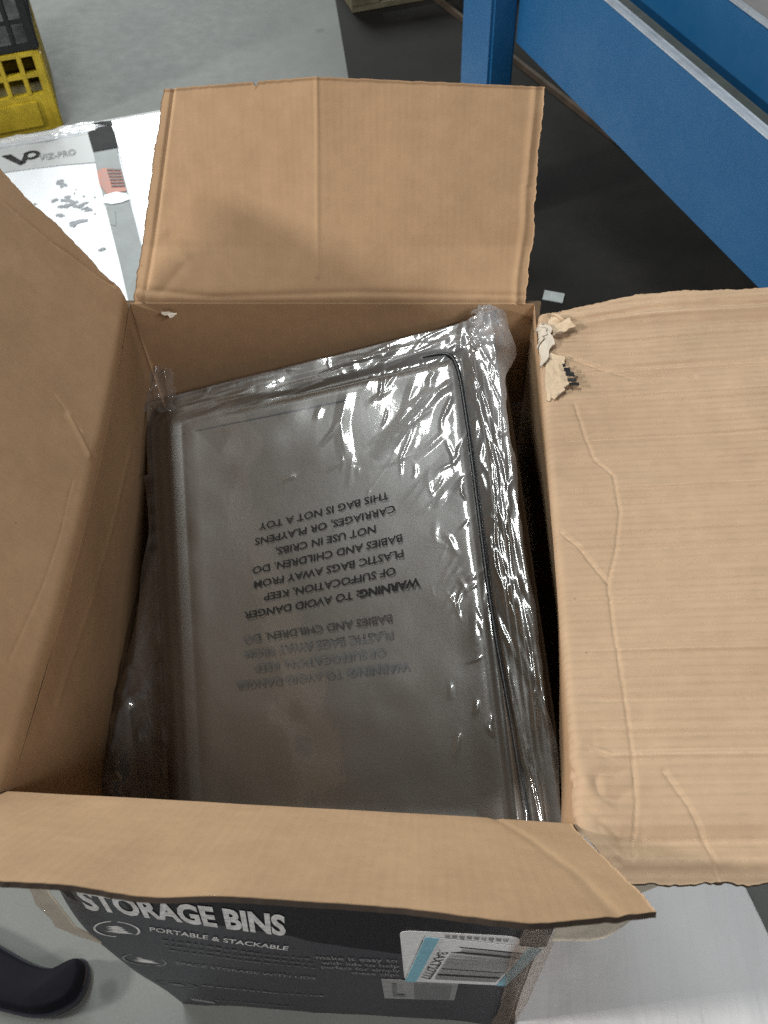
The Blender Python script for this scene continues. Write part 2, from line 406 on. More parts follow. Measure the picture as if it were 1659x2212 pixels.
def vnoise(x, y, seed=0):
    """smooth value noise, arrays in, about -1..1 out"""
    r = np.random.RandomState(seed).rand(64, 64)*2-1
    xi = np.floor(x).astype(int); yi = np.floor(y).astype(int); fx = x-xi; fy = y-yi
    fx = fx*fx*(3-2*fx); fy = fy*fy*(3-2*fy)
    g = lambda a, b: r[a % 64, b % 64]
    return (g(xi, yi)*(1-fx)+g(xi+1, yi)*fx)*(1-fy)+(g(xi, yi+1)*(1-fx)+g(xi+1, yi+1)*fx)*fy
def seg_dist(X, Y, a, b):
    ax, ay = a; bx, by = b; dx, dy = bx-ax, by-ay
    t = np.clip(((X-ax)*dx+(Y-ay)*dy)/(dx*dx+dy*dy+1e-12), 0, 1)
    return np.hypot(X-ax-t*dx, Y-ay-t*dy), t
def crease(X, Y, pts, width, amp, asym=0.0):
    d = np.full(X.shape, 9.0)
    for a, b in zip(pts[:-1], pts[1:]): d = np.minimum(d, seg_dist(X, Y, a, b)[0])
    return amp*np.clip(1-d/width, 0, 1)**1.5
def box_verts(o, ex, ey, ez):
    o, ex, ey, ez = map(np.array, (o, ex, ey, ez))
    return [o, o+ex, o+ex+ey, o+ey, o+ez, o+ex+ez, o+ex+ey+ez, o+ey+ez]
BF = [(0, 3, 2, 1), (4, 5, 6, 7), (0, 1, 5, 4), (1, 2, 6, 5), (2, 3, 7, 6), (3, 0, 4, 7)]
class MB:
    def __init__(s): s.v = []; s.f = []
    def box(s, o, ex, ey, ez):
        k = len(s.v); s.v += box_verts(o, ex, ey, ez); s.f += [tuple(i+k for i in f) for f in BF]; return s
    def poly(s, pts):
        k = len(s.v); s.v += list(pts); s.f.append(tuple(range(k, k+len(pts)))); return s
    def obj(s, name, mat, parent=None, bevel=0.0, **kw):
        me = mesh(name, s.v, s.f, mat)
        if bevel:
            b = bmesh.new(); b.from_mesh(me)
            bmesh.ops.bevel(b, geom=b.edges[:], offset=bevel, segments=2, affect='EDGES', clamp_overlap=True)
            b.to_mesh(me); b.free()
        return link(name, me, parent, **kw)
def text_tris(body, size=1.0, bold=0.0, align='LEFT', sx=1.0, shear=0.0):
    """flat triangles of a line of lettering, cap height about 0.7*size"""
    cu = bpy.data.curves.new('lettering', 'FONT'); cu.body = body; cu.size = size; cu.offset = bold
    cu.align_x = align; cu.resolution_u = 3; cu.shear = shear
    ob = bpy.data.objects.new('lettering', cu); COL.objects.link(ob)
    dg = bpy.context.evaluated_depsgraph_get(); me = ob.evaluated_get(dg).to_mesh()
    V = np.array([tuple(v.co) for v in me.vertices]).reshape(-1, 3); F = [tuple(p.vertices) for p in me.polygons]
    ob.evaluated_get(dg).to_mesh_clear(); bpy.data.objects.remove(ob); bpy.data.curves.remove(cu)
    V[:, 0] *= sx
    return V[:, :2], F

# ------------------------------------------------------------------ setting
fl = mesh('floor', [(-9, -6, 0), (9, -6, 0), (9, 14, 0), (-9, 14, 0)], [(0, 1, 2, 3)], CONC)
link('floor', fl, kind='structure')

# ------------------------------------------------------------------ carton
H = 0.74
BLc, BRc, FRc, FLc = map(np.array, [(-.225, .551, H), (.211, .553, H), (.207, -.006, H), (-.204, .006, H)])
bBL, bBR, bFR, bFL = map(np.array, [(-.216, .552, 0), (.216, .552, 0), (.216, -.008, 0), (-.214, .003, 0)])
carton = empty('cardboard_box', (0, .275, 0), 'tall open corrugated cardboard box with dark printed front and four spread flaps', 'box')
T = 0.0048
WEAR = [None]

def wall_P(A, B, a, b, out, bulge, bow, nu=150, nw=150):
    u = np.linspace(0, 1, nu)[:, None, None]; w = np.linspace(0, 1, nw)[None, :, None]**1.3
    top = A*(1-u)+B*u; bot = a*(1-u)+b*u
    P = top*(1-w)+bot*w
    o = np.array([out[0], out[1], 0])
    bb = 4*u*(1-u)
    P = P + o*bb*(bow*(1-w)**2 + bulge*np.sin(np.pi*w))
    Ln = np.linalg.norm(B-A)
    UV = np.concatenate([np.broadcast_to(u*Ln, P.shape[:2]+(1,)), np.broadcast_to(-w*H, P.shape[:2]+(1,))], 2)
    nz = vnoise(UV[..., 0]*14+3, UV[..., 1]*9, int(abs(out[0])*3+5+out[1]))*0.0016
    P = P+o*(nz*np.clip(-UV[..., 1]/.05, 0, 1))[..., None]
    return P, UV

def flap_P(A, B, out, ang, Ln, bow=0.0, arc=0.014, disp=None, length=None, ends=None, nu=220, nv=110, flare=(0, 0)):
    """ang: degrees above the horizontal; flare widens the outer edge at the A and B ends"""
    hl = np.linalg.norm(B-A); u = np.linspace(0, 1, nu); v = np.linspace(0, 1, nv)
    o = np.array([out[0], out[1], 0.]); z = np.array([0, 0, 1.])
    e = (B-A)/hl
    vv = np.linspace(0, Ln*1.15, 400)
    t = np.clip(vv/arc, 0, 1); t = t*t*(3-2*t)
    th = np.radians(90-(90-ang)*t)
    dv = vv[1]
    X = np.concatenate([[0], np.cumsum(np.cos(th[:-1])*dv)]); Z = np.concatenate([[0], np.cumsum(np.sin(th[:-1])*dv)])
    Lu = np.full(nu, Ln) if length is None else length(u*hl)
    Vm = v[None, :]*Lu[:, None]; Um = (u*hl)[:, None]+0*Vm
    x = np.interp(Vm, vv, X); zz = np.interp(Vm, vv, Z); tt = np.interp(Vm, vv, th)
    vr = Vm/Ln
    Uadj = Um - (1-Um/hl)*vr*flare[0] + (Um/hl)*vr*flare[1]
    # ragged cut ends
    rag = vnoise(Vm*90+2, Vm*0+1.5, 11)*0.0016+vnoise(Vm*330, Vm*0+4.2, 12)*0.0007
    rag2 = vnoise(Vm*80+7, Vm*0+2.5, 13)*0.0016+vnoise(Vm*300, Vm*0+6.2, 14)*0.0007
    Uadj = Uadj+rag*np.clip(1-Um/0.01, 0, 1)+rag2*np.clip(1-(hl-Um)/0.01, 0, 1)
    if ends is not None: Uadj = Uadj+ends(Um, Vm, hl)
    P = A[None, None]+e*Uadj[..., None]+o*x[..., None]+z*zz[..., None]
    P = P+o*(4*(Um/hl)*(1-Um/hl)*bow)[..., None]
    n = -np.sin(tt)[..., None]*o+np.cos(tt)[..., None]*z
    h = vnoise(Um*13, Vm*12, 21)*0.0012+vnoise(Um*38, Vm*30, 22)*0.0004
    h = h*np.clip(Vm/0.02, 0, 1)
    if disp is not None: h = h+disp(Um, Vm, hl)
    P = P+n*h[..., None]
    du_, dv_ = hl/(nu-1), Ln/(nv-1)
    cu = np.gradient(np.gradient(h, axis=0), axis=0)/du_**2; cv = np.gradient(np.gradient(h, axis=1), axis=1)/dv_**2
    WEAR[0] = np.clip((np.abs(cu+cv)-90)/420, 0, 1)
    return P, np.stack([Uadj, Vm], 2)

# walls (top rim to floor)
ex_ = np.array([.007, 0, 0])
P, UV = wall_P(BLc-ex_, BRc+ex_, bBL-ex_, bBR+ex_, (0, 1), 0.006, 0.0)
sheet('wall', P, UV, T, [CB, CBO, CBE], carton, inside=-1, label='shadowed back wall of the box')
P, UV = wall_P(BRc, FRc, bBR, bFR, (1, 0), 0.034, 0.0)
sheet('wall', P, UV, T, [CB, CBO, CBE], carton, inside=-1, label='right wall of the box')
P, UV = wall_P(FLc, BLc, bFL, bBL, (-1, 0), 0.034, -0.009)
dl = crease(UV[..., 0], UV[..., 1], [(0.10, -0.05), (0.30, -0.11), (0.42, -0.10)], 0.012, 0.0022)+crease(UV[..., 0], UV[..., 1], [(0.53, -.01), (0.545, -.2)], 0.014, 0.005)
P[..., 0] += dl*np.clip(-UV[..., 1]/.03, 0, 1)*.6
sheet('wall', P, UV, T, [CB, CBO, CBE], carton, inside=-1, label='shaded left wall of the box')
P, UV = wall_P(FRc, FLc, bFR, bFL, (0, -1), 0.004, 0.0)
# the left edge of the printed front is crushed outwards, the bottom edge lifts off the floor in two places
uu = UV[..., 0]/np.linalg.norm(FLc-FRc); ww = -UV[..., 1]/H
P[..., 0] -= np.clip((uu-0.8)/0.2, 0, 1)**2*0.040*np.exp(-((ww-0.52)/0.34)**2)
xl = P[..., 0]
lift = 0.016*np.clip(1-((xl+0.115)/0.072)**4, 0, 1)+0.010*np.clip(1-((xl-0.09)/0.09)**4, 0, 1)
P[..., 2] += lift*np.clip((ww-0.9)/0.1, 0, 1)
front = sheet('wall', P, UV, T, [CB, PRINT, CBE], carton, inside=-1, label='dark printed front wall of the box')
FRONT_P = P
MB().box((-.208, .006, .002), (.416, 0, 0), (0, .54, 0), (0, 0, .004)).obj('bottom_panel', CBO, carton)

# back flap: folded in the middle, scored beside its left end
def d_back(U, V, hl):
    k = U-hl*0.475
    h = -np.abs(k)*0.045*np.clip(V/0.06, 0, 1)
    h = h+crease(U, V, [(hl*.470, .03), (hl*.476, .3)], 0.0035, 0.0011)
    h = h-crease(U, V, [(0.013, .0), (0.0145, .3)], 0.004, 0.0024)
    h = h-crease(U, V, [(0.0, .016), (0.09, .008), (0.25, .013), (hl, .009)], 0.006, 0.0013)
    h = h-crease(U, V, [(0.03, .012), (0.055, .045), (0.03, .07)], 0.010, 0.0012)
    h = h+crease(U, V, [(hl-.012, .0), (hl-.008, .3)], 0.006, 0.0022)
    h = h-0.004*np.clip((V-.19)/.03, 0, 1)*np.clip((U-hl+.03)/.03, 0, 1)
    return h
def e_back(U, V, hl):
    s = np.clip(V/0.214, 0, 1)
    left = np.clip(1-U/(hl*0.5), 0, 1); right = np.clip((U-hl*.5)/(hl*.5), 0, 1)
    return left*(s*0.050+0.003)-right*(0.008+0.0015*np.sin(V*60)*(V < .12)-0.008*s)
def len_back(U):
    hl = 0.436
    base = 0.2125+0.0105*(1-np.abs(U-hl*.475)/(hl*.52))
    return base-0.005*np.clip(1-np.abs(U-0.125)/0.004, 0, 1)+vnoise(U*220, U*0+.5, 31)*0.0006
P, UV = flap_P(BLc, BRc, (0, 1), 58, 0.214, disp=d_back, length=len_back, ends=e_back)
sheet('flap', P, UV, T, [CB, CBO, CBE], carton, flutes=True, label='tall upright back flap with a centre fold')

# right flap: nearly flat, crushed and creased
hs = np.linalg.norm(FRc-BRc)
def d_right(U, V, hl):
    h = -crease(U, V, [(.159, .035), (.20, .041), (.228, .0465), (.249, .062), (.291, .0634), (.33, .056), (.363, .046), (.409, .0465), (.45, .048), (.493, .0494), (.52, .048), (.547, .041)], 0.0022, 0.0011)
    h += 0*crease(U, V, [(.163, .039), (.23, .0505), (.252, .066), (.291, .067), (.363, .050), (.409, .0505), (.493, .0534)], 0.004, 0.0005)
    h -= crease(U, V, [(.309, .012), (.328, .027), (.363, .046)], 0.003, 0.0014)
    h -= crease(U, V, [(.505, .070), (.522, .083), (.54, .091), (.558, .0955)], 0.003, 0.0013)
    h -= crease(U, V, [(.094, .03), (.105, .05), (.128, .0915), (.132, .15)], 0.004, 0.0016)
    for s0, a, w in ((.262, .0016, .004), (.281, -.0006, .006), (.425, .0012, .006), (.495, .0020, .005), (.481, .0012, .006), (.45, -.0008, .007), (.15, .0012, .005), (.205, -.001, .007), (.118, .001, .005), (.33, -.0006, .008), (.378, .0007, .007), (.465, -.0009, .006)):
        lo = 0.06 if s0 == .262 else 0.012; w = w*.55
        h += crease(U, V, [(s0, lo), (s0+.002, .26)], w, a)*np.clip((V-lo)/.02, .2, 1)
    h -= 0.0022*np.exp(-((U-.055)/.006)**2)*np.clip(V/.03, 0, 1)
    h += 0.0030*np.exp(-((U-.038)/.006)**2)*np.clip(V/.03, 0, 1)
    h -= 0.0030*np.exp(-((U-.024)/.005)**2)*np.clip(V/.03, 0, 1)
    h -= 0.0035*np.exp(-((U-(hl-.020))/.005)**2)*np.clip((V-.02)/.02, 0, 1)
    h += 0.0030*np.exp(-((U-(hl-.010))/.004)**2)*np.clip((V-.02)/.02, 0, 1)
    h += (vnoise(U*45, V*45, 33)*0.0030+np.abs(vnoise(U*80+V*30, V*70, 38))*.0035)*np.exp(-((U-hl+.02)/.045)**2)*np.exp(-((V-.02)/.03)**2)
    h += vnoise(U*60, V*60, 34)*0.0035*np.exp(-((U-.03)/.05)**2)*np.exp(-((V-.01)/.03)**2)
    h += .0009*vnoise(U*110, V*5, 35)*np.clip(V/.03, 0, 1)+.0006*vnoise(U*210, V*8, 36)*np.clip(V/.03, 0, 1)
    return h
def e_right(U, V, hl):
    a = np.clip(1-U/.08, 0, 1); b = np.clip((U-hl+.10)/.10, 0, 1)
    far = a*(0.030-0.022*np.clip(V/.11, 0, 1)+0.004*np.clip((V-.16)/.06, 0, 1))
    return far+b*np.clip(V/.035, 0, 1)*0.043
P, UV = flap_P(BRc, FRc, (1, 0), 6, 0.242, disp=d_right, ends=e_right, arc=0.014, nu=520, nv=200)
rflap = sheet('flap', P, UV, T, [CBR, CBO, CBE], carton, flutes=True, label='flat creased right flap with torn far corner')
RP, RUV = P, UV

# left flap: stands up, in its own shade
def d_left(U, V, hl):
    h = -crease(U, V, [(hl-.004, .03), (hl-.028, .11), (hl-.045, .25)], 0.0030, 0.0012)
    h -= crease(U, V, [(.33, .035), (.345, .07), (.350, .12), (.352, .25)], 0.0030, 0.0013)
    h -= crease(U, V, [(.275, .030), (.22, .028), (.16, .031), (.09, .04)], 0.0016, 0.0003)
    h += crease(U, V, [(.31, .02), (.335, .05)], 0.006, 0.0016)
    h += vnoise(U*12, V*14, 41)*0.0008
    return h
def e_left(U, V, hl):
    b = np.clip((U-hl+.05)/.05, 0, 1); a = np.clip(1-U/.05, 0, 1)
    return b*(vnoise(V*42, V*0+.5, 43)*0.0035-0.006*np.clip(1-V/.02, 0, 1))-a*0.004
P, UV = flap_P(FLc, BLc, (-1, 0), 60, 0.213, bow=-0.009, disp=d_left, ends=e_left, arc=0.022, nu=420, nv=160)
sheet('flap', P, UV, T, [CB, CBO, CBE], carton, flutes=True, label='left flap leaning outwards in shade')

# front flap: leans up towards the viewer
def d_front(U, V, hl):
    h = -crease(U, V, [(.058, .0), (.040, .05), (.026, .12), (.018, .24)], 0.006, 0.0010)
    kink = hl*0.155
    h -= 0.07*np.clip(kink-U, 0, 1)*np.clip(V/.03, 0, 1)*0.35
    h -= 0.004*np.exp(-((U-.255)/.03)**2)*np.clip((V-.14)/.07, 0, 1)
    return h
def e_front(U, V, hl):
    a = np.clip(1-U/.2, 0, 1)
    a = np.clip(1-U/.10, 0, 1)
    return -a*(0.020*np.clip(V/.21, 0, 1)-.004)
def len_front(U):
    return 0.205+0.012*np.exp(-((U-.062)/.04)**2)-0.004*np.exp(-((U-.275)/.04)**2)-0.022*np.clip(1-U/.062, 0, 1)+vnoise(U*260, U*0+.5, 51)*0.0005
P, UV = flap_P(FRc, FLc, (0, -1), 57.0, 0.21, disp=d_front, ends=e_front, length=len_front, arc=0.010, nu=240)
fflap = sheet('flap', P, UV, .0030, [CB, PRINT, CBD], carton, flutes=False, label='bright front flap leaning towards the viewer')

# --- torn paper and tape around the corners
def ragged_strip(name, pts, widths, wdir, mat, parent, seed, lift=0.003, n=60, m=8, label=None, rough=.3):
    pts = np.array(pts, float); s = np.linspace(0, len(pts)-1, n); i = np.clip(s.astype(int), 0, len(pts)-2); f = (s-i)[:, None]
    c = pts[i]*(1-f)+pts[i+1]*f
    wd = np.interp(s, np.arange(len(widths)), widths); wdir = np.array(wdir, float)
    if wdir.ndim == 1: wv = np.broadcast_to(wdir/np.linalg.norm(wdir), (n, 3))
    else: wv = wdir[i]*(1-f)+wdir[i+1]*f
    t = np.linspace(0, 1, m)
    wd = wd*(1+rough*vnoise(s*1.7, s*0+.3, seed)+.35*rough*vnoise(s*4, s*0+.3, seed+1))
    P = c[:, None]+wv[:, None]*(t[None, :, None]*wd[:, None, None])
    P = P+np.array([0.35, 0.25, 1.0])*(vnoise(s[:, None]*2+t*1.2, t[None]*2+s[:, None]*0, seed+2)*lift)[..., None]
    UV = np.stack([np.broadcast_to(s[:, None]*.02, (n, m)), np.broadcast_to(t[None]*.02, (n, m))], 2)
    return sheet(name, P, UV, 0.0006, [mat, mat if mat is TAPE else PAPER, mat], parent, inside=1, label=label)
RN = grid_normals(RP)
def on_flap(U, V, lift):
    """points on the right flap at (metres along the hinge, metres out from it), lifted off its face"""
    nu, nv = RP.shape[:2]; a = np.clip(U/hs*(nu-1), 0, nu-1.001); c = np.clip(V/.242*(nv-1), 0, nv-1.001)
    i_ = a.astype(int); j_ = c.astype(int); fa = (a-i_)[..., None]; fc = (c-j_)[..., None]
    g = lambda A: (A[i_, j_]*(1-fa)+A[i_+1, j_]*fa)*(1-fc)+(A[i_, j_+1]*(1-fa)+A[i_+1, j_+1]*fa)*fc
    return g(RP)+g(RN)*lift[..., None]
def flap_scrap(name, u0, u1, v0, v1, curl, mat, seed, side=0, label=None):
    """a torn scrap of liner still stuck to the flap along one side, ragged outline, curling up at the other"""
    n, m = 44, 26; a = np.linspace(0, 1, n)[:, None]; c = np.linspace(0, 1, m)[None]
    w = np.sin(np.pi*np.clip(a, .03, .97))**.5*(1+.30*vnoise(a*5, a*0+.4, seed)+.16*vnoise(a*13, a*0+.4, seed+1))
    U = u0+(u1-u0)*(a+.05*vnoise(c*5+0*a, a*0+.2+0*c, seed+4)); V = v0+(v1-v0)*c*w+.002*vnoise(a*7+0*c, a*0+.1+0*c, seed+2)
    V = np.clip(V, .001, .23)
    t = c if side == 0 else 1-c
    lift = .0009+curl*t**2*(.6+.5*vnoise(a*4, c*0+.6+0*a, seed+3))+.0006*vnoise(a*9, c*6+0*a, seed+5)
    P = on_flap(U+0*c, V, lift+0*a)
    return sheet(name, P, np.stack([U+0*V, V], 2), .0004, [mat, PAPER, mat], carton, inside=1, label=label)
flap_scrap('torn_paper', .020, .105, .006, .020, .004, PAPER, 61, label='pale torn paper along the right rim')
flap_scrap('torn_paper', .012, .060, .018, .040, .009, CREAM, 71)
flap_scrap('torn_paper', .030, .070, .002, .014, .005, PAPER, 74)
flap_scrap('torn_liner', .092, .152, .010, .041, .006, CREAM, 81, label='cream torn liner flap with a scrap of black print')
for k in range(5):
    uu_ = np.array([0, .0040])[:, None]+.1085+.0066*k; ww_ = (.003, .006, .008, .0085, .0095)[k]
    c_ = np.linspace(0, 1, 6)[None]; Vb = .0265+.0012*k+ww_*c_; Ub = uu_+.0010*c_
    Pb = on_flap(Ub, Vb+0*uu_, .0060+0*Ub)
    link('printed_bar', mesh('printed_bar', Pb.reshape(-1, 3), grid_faces(2, 6), BLACKINK), carton)
ragged_strip('torn_liner', [(-.190, .543, .735), (-.182, .543, .735), (-.174, .544, .733)], [.002, .006, .002], (.1, -.6, -.6), CB, carton, 91, 0.001)
# crushed corner between front and right flaps: clear tape over creased board
ragged_strip('torn_liner', [(.214, -.022, .565), (.235, -.024, .578), (.255, -.025, .590), (.276, -.025, .600)], [.075, .085, .085, .012], (.05, 0, -1), PAPER, carton, 101, 0.002, rough=.10, label='torn grey liner under the near right corner')
ragged_strip('torn_liner', [(.248, -.020, .668), (.264, -.022, .669), (.280, -.023, .671)], [.022, .032, .006], (.1, 0, -1), PAPER, carton, 104, 0.001, rough=.12)
ragged_strip('torn_liner', [(-.214, -.001, .700), (-.222, -.006, .62), (-.230, -.010, .54), (-.236, -.012, .44), (-.228, -.012, .375)], [.012, .020, .022, .020, .004], (-1, -.1, .1), CREAM, carton, 111, 0.002, label='pale torn strip beside the printed front')
ragged_strip('torn_liner', [(-.232, .02, .70), (-.246, .02, .60), (-.252, .02, .52), (-.25, .02, .46)], [.02, .034, .036, .012], (-1, .5, 0), CBO, carton, 114, 0.003)
# taped lower right edge of the front
ragged_strip('packing_tape', [(.2235, -.016, .50), (.2235, -.018, .36), (.224, -.018, .2), (.222, -.018, .03)], [.03, .034, .032, .028], (-1, .02, 0), TAPE, front, 117, 0.0015, 70, 10, rough=.12, label='scuffed tape down the right edge of the front')

# --- print on the front
def front_pt(x, z, d):
    """point on the outside of the printed front, d proud of it"""
    k = np.clip((H-z)/H, 0, 1)
    yl = FLc[1]*(1-k)+bFL[1]*k; yr = FRc[1]*(1-k)+bFR[1]*k
    f = (x+0.21)/0.42
    u = np.clip(1-f, 0, 1)
    # nearest column of the built wall gives the true depth
    w = k**(1/1.3); nu, nw = FRONT_P.shape[:2]
    i = int(np.clip(round(u*(nu-1)), 0, nu-1)); j = int(np.clip(round(w*(nw-1)), 0, nw-1))
    return (x, FRONT_P[i, j, 1]-T-d, z)
def fpoly(name, pts, mat, d, parent=front, **kw):
    V = [front_pt(x, z, d) for x, z in pts]
    V2 = [(a, b+0.0004, c) for a, b, c in V]; n = len(V)
    F = [tuple(range(n)), tuple(range(2*n-1, n-1, -1))]+[(i, i+n, (i+1) % n+n, (i+1) % n) for i in range(n)]
    me = mesh(name, V+V2, F, mat); b = bmesh.new(); b.from_mesh(me); bmesh.ops.recalc_face_normals(b, faces=b.faces[:]); b.to_mesh(me); b.free()
    return link(name, me, parent, **kw)
def ftext(name, body, p0, p1, cap, mat, d, bold=0.0, parent=front, capvec=None, **kw):
    """lettering from baseline start p0 to baseline end p1 (x, z), cap height in metres"""
    V, F = text_tris(body, 1.0, bold)
    x0, x1 = V[:, 0].min(), V[:, 0].max(); capu = 0.69
    p0 = np.array(p0); p1 = np.array(p1); e = (p1-p0)/(x1-x0)
    q = np.array([-(p1-p0)[1], (p1-p0)[0]]); q = q/np.linalg.norm(q)*cap/capu
    if capvec is not None: q = np.array(capvec)/capu
    X = p0+np.outer(V[:, 0]-x0, e)+np.outer(V[:, 1], q)
    return link(name, mesh(name, [front_pt(a, b, d) for a, b in X], F, mat), parent, **kw)
# dark band across the top of the print
top = [(.221, .66), (.10, .68), (-.05, .68), (-.21, .66)]
band = [(-.233, .50), (-.225, .465), (-.19, .455), (-.12, .442), (-.033, .419), (-.008, .399), (.035, .383), (.077, .369), (.15, .385), (.221, .418)]
xs = np.linspace(-.232, .221, 70); lo = np.interp(xs, [b[0] for b in band], [b[1] for b in band]); hi = np.interp(xs, [-.232, -.2, .2, .221], [.60, .68, .68, .66])
V = []
for x, l, h in zip(xs, lo, hi):
    for k in range(6): V.append(front_pt(x, l+(h-l)*k/5, .0006))
link('dark_printed_band', mesh('band', V, grid_faces(70, 6), INK, None, None, True), front)
ftext('lettering', 'STORAGE BINS', (-.2245, .455), (-.033, .4215), .060, WHITEINK, .0014, 0.042, capvec=(.006, .064))
ftext('lettering', 'PORTABLE & STACKABLE', (-.1771, .3876), (-.0379, .361), .016, WHITEINK, .0012, 0.012)
ftext('lettering', 'make it easy to', (-.010, .333), (.0757, .337), .015, GREYINK, .0012, 0.008)
ftext('lettering', 'with lids to help', (-.006, .312), (.0767, .316), .014, GREYINK, .0012, 0.008)
ftext('lettering', 'perfect for simply', (-.008, .292), (.0777, .296), .014, GREYINK, .0012, 0.008)
ftext('lettering', 'these clips', (.024, .273), (.0767, .276), .013, GREYINK, .0012, 0.008)
ftext('lettering', 'SPACE STORAGE WITH LIDS', (-.1779, .250), (-.0201, .228), .013, GREYINK, .0012, 0.006)
def dashes(name, p0, p1, h, seed, mat):
    r = random.Random(seed); m = MB(); x = 0.0; p0 = np.array(p0); p1 = np.array(p1); n = np.linalg.norm(p1-p0); e = (p1-p0)/n
    while x < n-.004:
        w = min(r.uniform(.002, .008), n-x)
        a = p0+e*x; b = p0+e*(x+w); hh = h*r.uniform(.5, 1)
        m.poly([front_pt(a[0], a[1], .0012), front_pt(b[0], b[1], .0012), front_pt(b[0], b[1]+hh, .0012), front_pt(a[0], a[1]+hh, .0012)])
        x += w+r.uniform(.0015, .004)
    m.obj(name, mat, front)
for k in range(3): dashes('faded_print_line', (-.172, .352-.020*k), (-.015, .326-.020*k), .006, k, FADEINK)
dashes('faded_print_line', (-.1663, .1418), (-.0182, .1229), .007, 9, GREYINK)
dashes('faded_print_line', (-.166, .055), (-.06, .045), .006, 19, FADEINK)
def oval(c, rx, rz, tilt, seed, mat, wmat):
    ring = []; inner = []; ca, sa = math.cos(tilt), math.sin(tilt)
    def pt(a, k):
        x, z = rx*k*math.cos(a), rz*k*math.sin(a); return front_pt(c[0]+x*ca-z*sa, c[1]+x*sa+z*ca, .0012)
    m = MB(); n = 40
    for i in range(n):
        a, b = 2*math.pi*i/n, 2*math.pi*(i+1)/n
        m.poly([pt(a, .90), pt(a, 1), pt(b, 1), pt(b, .90)])
    o = m.obj('printed_oval', mat, front)
    m = MB(); r = random.Random(seed)
    for k in range(4):   # the little stack of folded things inside the oval
        zz = -.34+.20*k; w = .56-.07*k
        m.poly([front_pt(c[0]+rx*(-w+r.uniform(-.08, .05)), c[1]+rz*(zz+.10), .0014), front_pt(c[0]+rx*(-.1), c[1]+rz*(zz-.10), .0014),
                front_pt(c[0]+rx*(w+r.uniform(-.05, .1)), c[1]+rz*(zz-.04), .0014), front_pt(c[0]+rx*.15, c[1]+rz*(zz+.14), .0014)])
    m.obj('oval_picture', wmat, o)
oval((-.2135, .381), .0235, .034, -.45, 1, WHITEINK, WHITEINK)
oval((-.2135, .253), .0255, .025, -.35, 2, GREYINK, WHITEINK)
oval((-.2010, .134), .0255, .018, -.2, 3, FADEINK, GREYINK)
fpoly('faded_print_patch', [(-.200, .046), (-.170, .040), (-.169, .030), (-.199, .034)], GREYINK, .0012)

# --- stickers on the front
def rounded(pts, r, n=5):
    out = []; m = len(pts)
    for i in range(m):
        p = np.array(pts[i]); a = np.array(pts[i-1])-p; b = np.array(pts[(i+1) % m])-p
        ra = min(r, np.linalg.norm(a)*.45); a = p+a/np.linalg.norm(a)*ra; b = p+b/np.linalg.norm(b)*ra
        for k in range(n+1):
            t = k/n; out.append(tuple((1-t)**2*a+2*t*(1-t)*p+t*t*b))
    return out
s1 = fpoly('sticker', rounded([(.079, .4607), (.1937, .4534), (.196, .25), (.082, .2556)], .016), STICK, .0012, label='white label with a faint smudged line of print')
ftext('lettering', 'tsBA', (.1012, .433), (.0952, .372), .011, BLACKINK, .0018, 0.01, s1, capvec=(.0105, -.001))
for k in range(9):
    r = random.Random(k); x = .122+.007*k
    fpoly('smudge', [(x, .452-.0007*k), (x+.005, .4515-.0007*k), (x+.0045, .441-.0008*k-r.random()*.006), (x+.0005, .443-.0008*k)], r.choice([GREYBAR, STICK2]), .0018, s1)
s2 = fpoly('sticker', [(.1032, .446), (.2178, .4166), (.1944, .2522), (.0826, .2586)], STICK, .0024, label='white barcode label with two light blue bands')
fpoly('blue_band', [(.1035, .4458), (.1169, .4424), (.0946, .2580), (.0828, .2588)], CYAN, .0030, s2)
fpoly('blue_band', [(.2042, .4198), (.2176, .4165), (.1943, .2524), (.184, .2530)], CYAN, .0030, s2)
TLb, TRb, BRb, BLb = map(np.array, [(.1324, .4146), (.2000, .3985), (.1808, .2681), (.1147, .2708)])
r = random.Random(5); t = 0.0
while t < .97:
    w = r.choice([.012, .018, .03, .05]); t2 = min(t+w, 1)
    a, b = TLb*(1-t)+BLb*t, TRb*(1-t)+BRb*t; c, d = TRb*(1-t2)+BRb*t2, TLb*(1-t2)+BLb*t2
    fpoly('barcode_line', [a, b, c, d], r.choice([GREYBAR, GREYBAR, BLACKINK]), .0030, s2); t = t2+r.choice([.008, .014, .022])
ftext('lettering', 'tsBAXT27777', (.1195, .410), (.0995, .276), .013, BLACKINK, .0030, 0.008, s2, capvec=(.0105, -.0016))
s3 = fpoly('sticker', [(.0559, .2564), (.1421, .2536), (.1404, .1513), (.0569, .1438)], STICK2, .0012, label='small grey faded label with a grey square')
fpoly('label_field', [(.0934, .2438), (.1355, .2429), (.1341, .1558), (.0934, .153)], STICK3, .0018, s3)
ftext('lettering', 'L', (.068, .165), (.082, .165), .070, STICK3, .0018, 0.03, s3)

